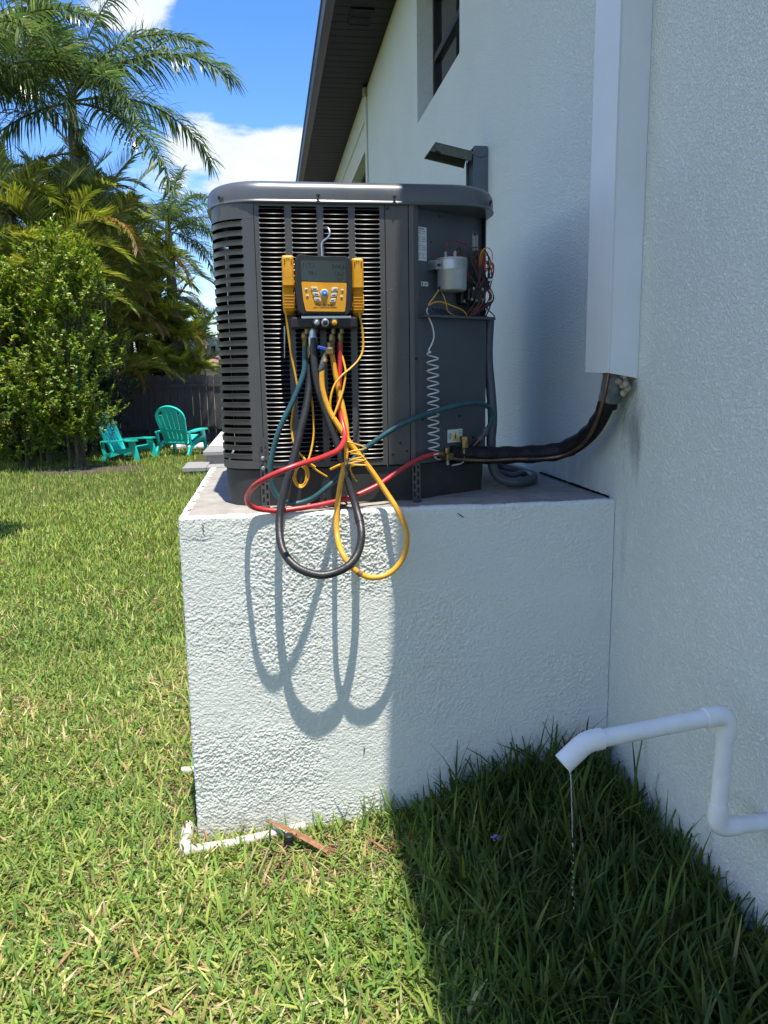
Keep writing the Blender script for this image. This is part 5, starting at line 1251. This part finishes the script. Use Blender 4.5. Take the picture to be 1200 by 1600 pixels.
# ------------------------------------------------------------------ two lawn chairs
def lawn_chair(loc, rz, label):
    """faces local -Y... the back leans towards +Y"""
    c = tag(empty('lawn_chair', loc, rz), label, 'chair', 'turquoise lawn chairs by the fence')
    m = M['teal_chair']
    def part(mb, name, sm=30): 
        o = link(name, mb.mesh(name, m, sm), c, (0, 0, 0)); return o
    c.scale = (1.07, 1.07, 1.07)
    # seat of slats, sloping to the back
    for k in range(5):
        y = -.28 + k * .105; z = .37 - k * .028
        part(MB().box(-.26, .26, y, y + .092, z - .012, z + .012, Matrix.Translation((0, y, z)) @ Matrix.Rotation(R(-15), 4, 'X') @ Matrix.Translation((0, -y, -z)), .006), 'seat_slat')
    # fan back: five slats under one arched crown
    T = Matrix.Translation((0, .20, .27)) @ Matrix.Rotation(R(-24), 4, 'X')
    H = [.60, .70, .735, .70, .60]
    for k in range(5):
        x0 = (-.205 + k * .082); x1 = x0 + .066; f = 1.28
        pr_ = [(x0, 0), (x1, 0), (x1 * f, H[k] - .05), (x1 * f, H[k] - .012 * abs(k - 2)), (x0 * f, H[k] - .012 * abs(k - 2)), (x0 * f, H[k] - .05)]
        part(MB().prism(pr_, 'y', -.012, .012, T), 'back_slat')
    arch = [(-.30 * math.cos(a) , .52 + .25 * math.sin(a)) for a in np.linspace(-.15, math.pi + .15, 20)]
    arch_in = [(-.262 * math.cos(a), .515 + .19 * math.sin(a)) for a in np.linspace(-.15, math.pi + .15, 20)]
    q = MB(); q.loft([[tuple(T @ Vector((p[0], -.02, p[1]))), tuple(T @ Vector((p[0], .022, p[1]))), tuple(T @ Vector((i[0], .016, i[1]))), tuple(T @ Vector((i[0], -.014, i[1])))] for p, i in zip(arch, arch_in)]); part(q, 'back_crown')
    for sx in (-1, 1):
        q = MB(); q.loft([[tuple(T @ Vector((sx * a, -.02, z))), tuple(T @ Vector((sx * a, .022, z))), tuple(T @ Vector((sx * (a - .045), .016, z))), tuple(T @ Vector((sx * (a - .045), -.014, z)))] for a, z in [(.225, -.02), (.26, .2), (.295, .45), (.302, .50)]]); part(q, 'back_frame')
    for z, w in ((.02, .20), (.235, .27)):
        part(MB().box(-w, w, .0125, .034, z, z + .05, T, .006), 'back_rail')
    for sx in (-1, 1):
        # arm, front leg, rear leg and side rail
        xa = sx * .335
        q = MB(); arm = [(-.36, .075), (-.33, .088), (-.1, .075), (.2, .055), (.34, .045)]
        q.loft([[(xa - w, y, .455 + (.02 if y < 0 else 0)), (xa + w, y, .455 + (.02 if y < 0 else 0)), (xa + w, y, .482 + (.02 if y < 0 else 0)), (xa - w, y, .482 + (.02 if y < 0 else 0))] for y, w in arm]); part(q, 'arm')
        q = MB(); q.loft([[(xa - .02, y - d, z), (xa + .02, y - d, z), (xa + .02, y + d, z), (xa - .02, y + d, z)] for y, d, z in [(-.38, .035, -.02), (-.35, .045, .2), (-.29, .065, .36), (-.27, .06, .46)]]); part(q, 'leg')
        q = MB(); q.loft([[(xa - .018, y, z - d), (xa + .018, y, z - d), (xa + .018, y, z + d), (xa - .018, y, z + d)] for y, z, d in [(-.30, .34, .04), (0, .27, .04), (.25, .2, .05), (.36, .1, .07), (.44, -.02, .06)]]); part(q, 'leg')
        q = MB(); q.loft([[(xa - .018, y - d, z), (xa + .018, y - d, z), (xa + .018, y + d, z), (xa - .018, y + d, z)] for y, d, z in [(.27, .035, .2), (.31, .03, .33), (.33, .03, .456)]]); part(q, 'arm_support')
    return c
lawn_chair((-1.88, 16.75, .0), R(160), 'turquoise plastic lawn chair seen from behind, its arched back to the camera')
lawn_chair((-2.86, 16.1, -.12), R(70), 'turquoise plastic lawn chair turned sideways, half hidden by the shrub')

# ------------------------------------------------------------------ palms and shrubs
def frond_mesh(name, L, n, ll, lw, th0, droop, curl, colors, seed, plum=0.0, vup=.45, hang=.6, tip=.45):
    g = np.random.default_rng(seed)
    t = np.linspace(0, 1, 26)
    th = th0 - droop * t ** 1.25
    ds = L / 25
    X = np.concatenate([[0], np.cumsum(np.cos(th[:-1]) * ds)]); Z = np.concatenate([[0], np.cumsum(np.sin(th[:-1]) * ds)]); Yc = curl * t ** 2 * L
    V, Q, C = [], [], []; off = 0
    # rachis
    for i in range(25):
        w = .028 * L / 3 * (1 - .85 * t[i]) + .004; w2 = .028 * L / 3 * (1 - .85 * t[i + 1]) + .004
        vs = [(X[i], Yc[i] - w, Z[i]), (X[i], Yc[i] + w, Z[i]), (X[i + 1], Yc[i + 1] + w2, Z[i + 1]), (X[i + 1], Yc[i + 1] - w2, Z[i + 1]), (X[i], Yc[i], Z[i] - w * 1.4), (X[i + 1], Yc[i + 1], Z[i + 1] - w2 * 1.4)]
        V += vs; Q += [(off, off + 1, off + 2, off + 3), (off + 1, off + 4, off + 5, off + 2), (off + 4, off, off + 3, off + 5)]; C += [np.array(colors[-1])] * 6; off += 6
    for k in range(n):
        for sg_ in (-1, 1):
            u = .14 + .86 * (k + g.uniform(0, .8)) / n
            i = min(int(u * 25), 24); f = u * 25 - i
            p = np.array([X[i] + (X[min(i + 1, 25)] - X[i]) * f, Yc[i], Z[i] + (Z[min(i + 1, 25)] - Z[i]) * f])
            T = np.array([math.cos(th[i]), 0, math.sin(th[i])]); N = np.array([-math.sin(th[i]), 0, math.cos(th[i])])
            S = np.array([0, sg_, 0.])
            a = vup + g.uniform(-plum, plum); fw = .30 + tip * u + g.uniform(-.06, .06)
            d = S * math.cos(a) + N * math.sin(a); d = d * (1 - fw * .55) + T * fw; d /= np.linalg.norm(d)
            l = ll * (math.sin(min(1, .22 + u * 1.05) * math.pi * .86) * .75 + .3) * g.uniform(.85, 1.1)
            wv = np.cross(d, N * .6 + S * .4); wv /= np.linalg.norm(wv) + 1e-9
            c = np.array(colors[g.integers(len(colors) - 1)]) * g.uniform(.75, 1.25)
            pts = []; q_ = p.copy(); dd = d.copy(); hg = hang * g.uniform(.6, 1.35)
            for s in range(5):
                pts.append(q_.copy()); q_ = q_ + dd * l / 4; dd = dd + np.array([0, 0, -hg * .36]); dd /= np.linalg.norm(dd)
            for s, p_ in enumerate(pts):
                w = lw * .5 * (.5, 1, .95, .6, .08)[s]
                V += [tuple(p_ - wv * w), tuple(p_ + wv * w)]; C += [c, c]
            for s in range(4): Q.append((off + 2 * s, off + 2 * s + 1, off + 2 * s + 3, off + 2 * s + 2))
            off += 10
    return raw_mesh(name, np.array(V), np.array(Q), M['palm_leaf'], np.array(C))
ROYAL = [(.075, .135, .042), (.105, .165, .05), (.058, .105, .036), (.18, .23, .08), (.16, .18, .065)]
ARECA = [(.17, .23, .04), (.25, .29, .05), (.11, .165, .034), (.36, .35, .08), (.10, .14, .035), (.26, .21, .06)]
ARECA_DRY = [(.36, .24, .08), (.42, .27, .11), (.27, .21, .06), (.32, .21, .08)]
royal_f = [frond_mesh('royal_frond', 3.2, 120, .74, .034, th, dr_, cu_, ROYAL, 60 + i, .85, .2, .9, .25) for i, (th, dr_, cu_) in enumerate([(1.35, .7, .02), (1.0, 1.5, .05), (.62, 1.35, -.06), (.30, 1.5, .05), (-.25, 1.0, -.04)])]
areca_f = [frond_mesh('areca_frond', 1.95, 54, .56, .030, th, dr_, cu_, ARECA, 80 + i, .22, .5, .28, .5) for i, (th, dr_, cu_) in enumerate([(1.4, .7, .04), (1.2, 1.2, -.06), (.9, 1.4, .06), (.55, 1.35, -.05), (1.05, 1.8, .1)])]
ARECA_LIT = [(.30, .38, .055), (.38, .44, .07), (.22, .30, .05), (.46, .46, .11), (.18, .24, .05), (.40, .30, .08)]  # areca greens brightened: sunlight put into the colour, for palms behind the fence
areca_lit = [frond_mesh('areca_frond', 1.9, 54, .54, .030, th, dr_, cu_, ARECA_LIT, 110 + i, .22, .5, .30, .5) for i, (th, dr_, cu_) in enumerate([(1.4, .9, .04), (1.15, 1.5, -.06), (.85, 1.6, .06), (.5, 1.4, -.05), (1.0, 1.9, .1)])]
areca_dry = frond_mesh('areca_frond', 1.8, 40, .5, .035, .5, 1.9, .05, ARECA_DRY, 99, .2, .4, .8, .4)
def put(me, name, parent, loc, rz, sc=1.0, tilt=0):
    o = bpy.data.objects.new(name, me); col.objects.link(o); o.parent = parent; o.location = loc; o.rotation_euler = (tilt, 0, rz); o.scale = (sc, sc, sc); return o
def royal_palm(x, y, zc, label, spread, sc=1.0, group='tall feather palms'):
    p = tag(empty('royal_palm', (x, y, 0)), label, 'palm tree', group)
    s = MB().disc_rings((0, 0, -.1), (0, 0, 1), [(0, .20), (.5, .17), (zc * .5, .15), (zc - .9, .12), (zc - .8, .13), (zc - .1, .09), (zc + .3, .05)], 14); link('trunk', s.mesh('trunk', M['palm_bark'], 40), p, (0, 0, 0))
    for vi, az, sc_ in spread: put(royal_f[vi], 'frond', p, (0, 0, zc - .1 + .0), R(az), sc * sc_, RNG.uniform(-.12, .12))
    return p
# azimuths: 0 = to the right of the picture (+X), 90 = away, -90 = towards the camera
royal_palm(-3.86, 18.2, 7.45, 'tallest royal palm, long dark fronds drooping out to the right against the cloud',
           [(1, -12, .88), (2, -16, 1.06), (4, -32, 1.0), (3, 12, .92), (0, 0, 1), (0, 120, 1), (0, 240, .95), (1, 160, 1), (2, 190, 1), (3, 205, .95), (1, 220, .9), (2, 150, 1), (1, 80, .9), (2, -85, .85), (3, -58, .85), (4, 185, .9)], 1.14)
royal_palm(-5.6, 16.8, 7.2, 'tall royal palm whose trunk stands out of frame, fronds reaching in at the upper left',
           [(2, 10, 1), (1, -20, 1), (3, 30, .9), (2, -45, 1), (0, 60, 1), (1, 120, 1), (3, -12, .85), (1, 200, 1), (2, 250, 1), (0, 300, 1)])
royal_palm(-2.35, 20.9, 5.35, 'smaller dark feather palm standing behind, its crown against the cloud',
           [(2, 0, .55), (3, 10, .55), (3, -35, .6), (1, 20, .6), (1, -50, .55), (0, 60, .6), (4, -10, .55), (2, 180, .6), (3, 200, .6), (1, 120, .6), (2, -80, .55), (4, 30, .5)])
def areca(x, y, tops, label, nf, sc, dry=.12):
    p = tag(empty('areca_palm', (x, y, 0)), label, 'palm', 'bushy cane palms')
    for (dx, dy, zt) in tops:
        s = MB().tube(spline([(dx * .25, dy * .25, -.05), (dx * .6, dy * .6, zt * .5), (dx, dy, zt)], 6), [.05] * 6 + [.042] * 7, 8); link('stem', s.mesh('stem', M['cane'], 40), p, (0, 0, 0))
        a0 = RNG.uniform(0, 360)
        for k in range(nf):
            vi = RNG.choice(5, p=[.16, .24, .24, .2, .16]); me = areca_dry if RNG.uniform() < dry else (areca_lit if y > 19.8 else areca_f)[vi]
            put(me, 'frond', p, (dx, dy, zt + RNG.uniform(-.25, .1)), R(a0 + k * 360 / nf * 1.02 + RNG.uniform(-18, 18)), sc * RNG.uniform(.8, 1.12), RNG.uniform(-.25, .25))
    return p
AL = [(-4.35, 15.8, 5.0, .85, 'yellow green cane palm nearest the camera, above the left shrubs'), (-3.95, 16.7, 4.5, .85, 'cane palm with bronze dry fronds behind the shrub crown'),
      (-3.5, 17.3, 5.1, .9, 'cane palm just under the royal palm crown'), (-3.3, 20.4, 5.0, 1.1, 'olive cane palm rising in the middle of the palm thicket'),
      (-3.75, 17.9, 3.4, .9, 'short cane palm low behind the shrub'), (-2.75, 20.9, 4.6, .95, 'cane palm to the right of the thicket under the small feather palm'),
      (-2.4, 20.8, 3.3, .8, 'cane palm with orange tipped fronds behind the fence near the gap of sky'), (-2.9, 20.7, 3.2, .85, 'bushy cane palm growing behind the middle of the fence'),
      (-3.45, 20.9, 5.7, .95, 'tall dark cane palm directly behind the smaller one in the thicket centre'), (-4.7, 17.4, 3.9, 1.0, 'cane palm in front of the dark red building'), (-2.15, 21.2, 2.75, .72, 'outermost cane palm at the right end of the thicket'),
      (-2.5, 20.7, 1.9, .7, 'low cane palm whose fronds brush the fence top'), (-4.5, 18.6, 5.9, .95, 'tall cane palm at the back of the thicket on the left'), (-5.2, 16.2, 5.3, .95, 'leftmost cane palm with broad arching fronds'),
      (-3.5, 20.5, 2.2, .85, 'low cane palm behind the fence beside the shrub'), (-3.75, 19.0, 5.9, .95, 'tall cane palm just behind the royal palm trunk'), (-2.35, 20.75, 1.8, .55, 'small cane palm at the fence below the outermost one')]
for (x, y, zt, sc, lab_) in AL:
    ns = 5 if sc > .8 else 3
    tops = [(RNG.uniform(-.45, .45), RNG.uniform(-.3, .3), zt * RNG.uniform(.5, .95) if k else zt * .92) for k in range(ns)]
    areca(x, y, tops, lab_, 8 if sc > .8 else 7, sc * .95)

def leaf_cloud(shoots, per, ll, lw, cols, seed):
    """leaves set round upright shoots: (x,y,z base, dx,dy,dz)"""
    g = np.random.default_rng(seed); n = len(shoots) * per
    S = np.repeat(np.array(shoots), per, 0); t = g.uniform(0, 1, n) ** .8
    P = S[:, :3] + S[:, 3:] * t[:, None]
    ax = S[:, 3:] / np.linalg.norm(S[:, 3:], axis=1)[:, None]
    az = g.uniform(0, 6.283, n); rad = np.stack([np.cos(az), np.sin(az), np.zeros(n)], 1)
    up = g.uniform(.2, 1.1, n)[:, None]
    d = rad * np.cos(up) + ax * np.sin(up); d /= np.linalg.norm(d, axis=1)[:, None]
    side = np.cross(d, ax + g.normal(0, .25, (n, 3))); side /= np.linalg.norm(side, axis=1)[:, None] + 1e-9
    nm = np.cross(side, d)
    l = ll * g.uniform(.45, 1.3, n)[:, None]; w = lw * g.uniform(.8, 1.2, n)[:, None]
    b = P; m1 = P + d * l * .5; tip = P + d * l - nm * l * .12
    V = np.stack([b, m1 - side * w * .5 + nm * w * .18, m1, m1 + side * w * .5 + nm * w * .18, tip], 1).reshape(-1, 3)
    k = (np.arange(n) * 5)[:, None]
    Q = np.concatenate([k + np.array([[0, 2, 4, 1]]), k + np.array([[0, 3, 4, 2]])], 0)
    c = np.array(cols)[g.choice(len(cols), n)] * g.uniform(.7, 1.25, n)[:, None]
    young = (t > .75)[:, None]; c = np.where(young, c * np.array([1.35, 1.25, .95]), c)
    return V, Q, np.repeat(c, 5, 0)
SHRUB = [(.15, .27, .030), (.20, .32, .035), (.10, .20, .028), (.25, .33, .05), (.20, .17, .05)]
def shrub(x, y, h, rx, ry, zl, ns, label, seed, cols=SHRUB, per=26, nstem=4, ll=.072):
    g = np.random.default_rng(seed)
    s = tag(empty('shrub', (x, y, 0)), label, 'shrub')
    # lumps that give the crown an uneven outline
    lumps = []
    for k in range(70):
        t = g.uniform(0, 1); zc = zl + (h - zl) * t
        rr = math.sqrt(max(.05, 1 - (2 * t - .85) ** 2 / 1.5)); a = g.uniform(0, 6.283); q_ = math.sqrt(g.uniform(.1, 1))
        lumps.append((rx * rr * q_ * math.cos(a), ry * rr * q_ * math.sin(a), zc, g.uniform(.22, .42)))
    sh_ = []
    for k in range(ns):
        L_ = lumps[g.integers(len(lumps))]; v = g.normal(0, 1, 3); v /= np.linalg.norm(v); v *= L_[3] * g.uniform(.55, 1.15)
        b = np.array(L_[:3]) + v
        o = np.array([b[0] * .5, b[1] * .5, .55 + .5 * g.uniform()]); o /= np.linalg.norm(o)
        o = (o + g.normal(0, .3, 3)) * g.uniform(.14, .34)
        sh_.append((b[0], b[1], max(.12, b[2]), *o))
    V, Q, C = leaf_cloud(sh_, per, ll, ll * .45, cols, seed)
    link('crown', raw_mesh('crown', V, Q, M['leaf'], C), s, (0, 0, 0))
    tr = MB()
    for k in range(nstem):
        bx, by = g.uniform(-.16, .16, 2); tx_, ty_ = g.uniform(-.5, .5) * rx, g.uniform(-.5, .5) * ry
        tr.tube(spline([(bx, by, -.08), (bx * 1.3, by * 1.3, h * .2), (tx_ * .6, ty_ * .6, h * .5), (tx_, ty_, h * .85)], 5), np.linspace(.035, .008, 16), 7)
        for q2 in range(5):
            z0 = h * g.uniform(.25, .7); L_ = lumps[g.integers(len(lumps))]
            tr.tube(spline([(tx_ * .5, ty_ * .5, z0), ((tx_ * .5 + L_[0]) / 2, (ty_ * .5 + L_[1]) / 2, (z0 + L_[2]) / 2 - .05), (L_[0], L_[1], L_[2])], 4), np.linspace(.014, .004, 9), 5)
    link('trunk', tr.mesh('trunk', M['bark'], 40), s, (0, 0, 0))
    return s
shrub(-3.45, 14.35, 3.75, .58, .60, .50, 1350, 'tall bright green leafy shrub with bare stems standing in the lawn before the fence', 201)
shrub(-4.5, 14.9, 3.3, .80, .8, .25, 1900, 'leafy green shrub at the left edge beside the tall one', 202)
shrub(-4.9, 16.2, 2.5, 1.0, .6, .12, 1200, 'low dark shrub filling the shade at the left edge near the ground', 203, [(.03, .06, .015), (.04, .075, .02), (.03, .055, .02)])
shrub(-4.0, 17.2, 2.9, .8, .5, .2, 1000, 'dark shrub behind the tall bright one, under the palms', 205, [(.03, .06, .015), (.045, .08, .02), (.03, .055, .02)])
shrub(-3.22, 8.2, 1.95, .36, .36, .9, 420, 'small shrub at the far left whose shade makes the dark patch on the lawn', 204, nstem=3)
# bare soil ring under the tall shrub
n_ = 26; rg = MB()
rg.loft([[(-3.28 + rr_ * (1 + .12 * math.sin(3 * a)) * math.cos(a), 14.3 + .8 * rr_ * (1 + .1 * math.cos(2 * a)) * math.sin(a), z_) for a in np.linspace(0, 6.2832, n_, False)] for rr_, z_ in [(1.0, -.02), (.9, .022), (.3, .045), (.05, .05)]])
tag(rg.build('soil_bed', M['soil']), kind='structure')
# small ornamental stones under the back chair
stn = 0
for (x, y, s_) in [(-2.05, 17.6, .16), (-1.75, 17.75, .12), (-1.55, 17.7, .14)]:
    g = np.random.default_rng(300 + stn); stn += 1
    L = []
    for t in np.linspace(0, 1, 6): L.append([(x + s_ * math.sin(math.pi * (t * .86 + .07)) * (1 + .15 * math.sin(2 * a + stn)) * math.cos(a), y + s_ * math.sin(math.pi * (t * .86 + .07)) * math.sin(a), -.03 + s_ * 1.4 * t) for a in np.linspace(0, 6.2832, 9, False)])
    tag(MB().loft(L).build('stone', M['patio'], None, 30), ['largest pale garden stone behind the turquoise chair', 'smallest pale garden stone, between two others behind the chair', 'pale garden stone nearest the patio behind the chair'][stn - 1], 'stone', 'garden stones behind the chair')
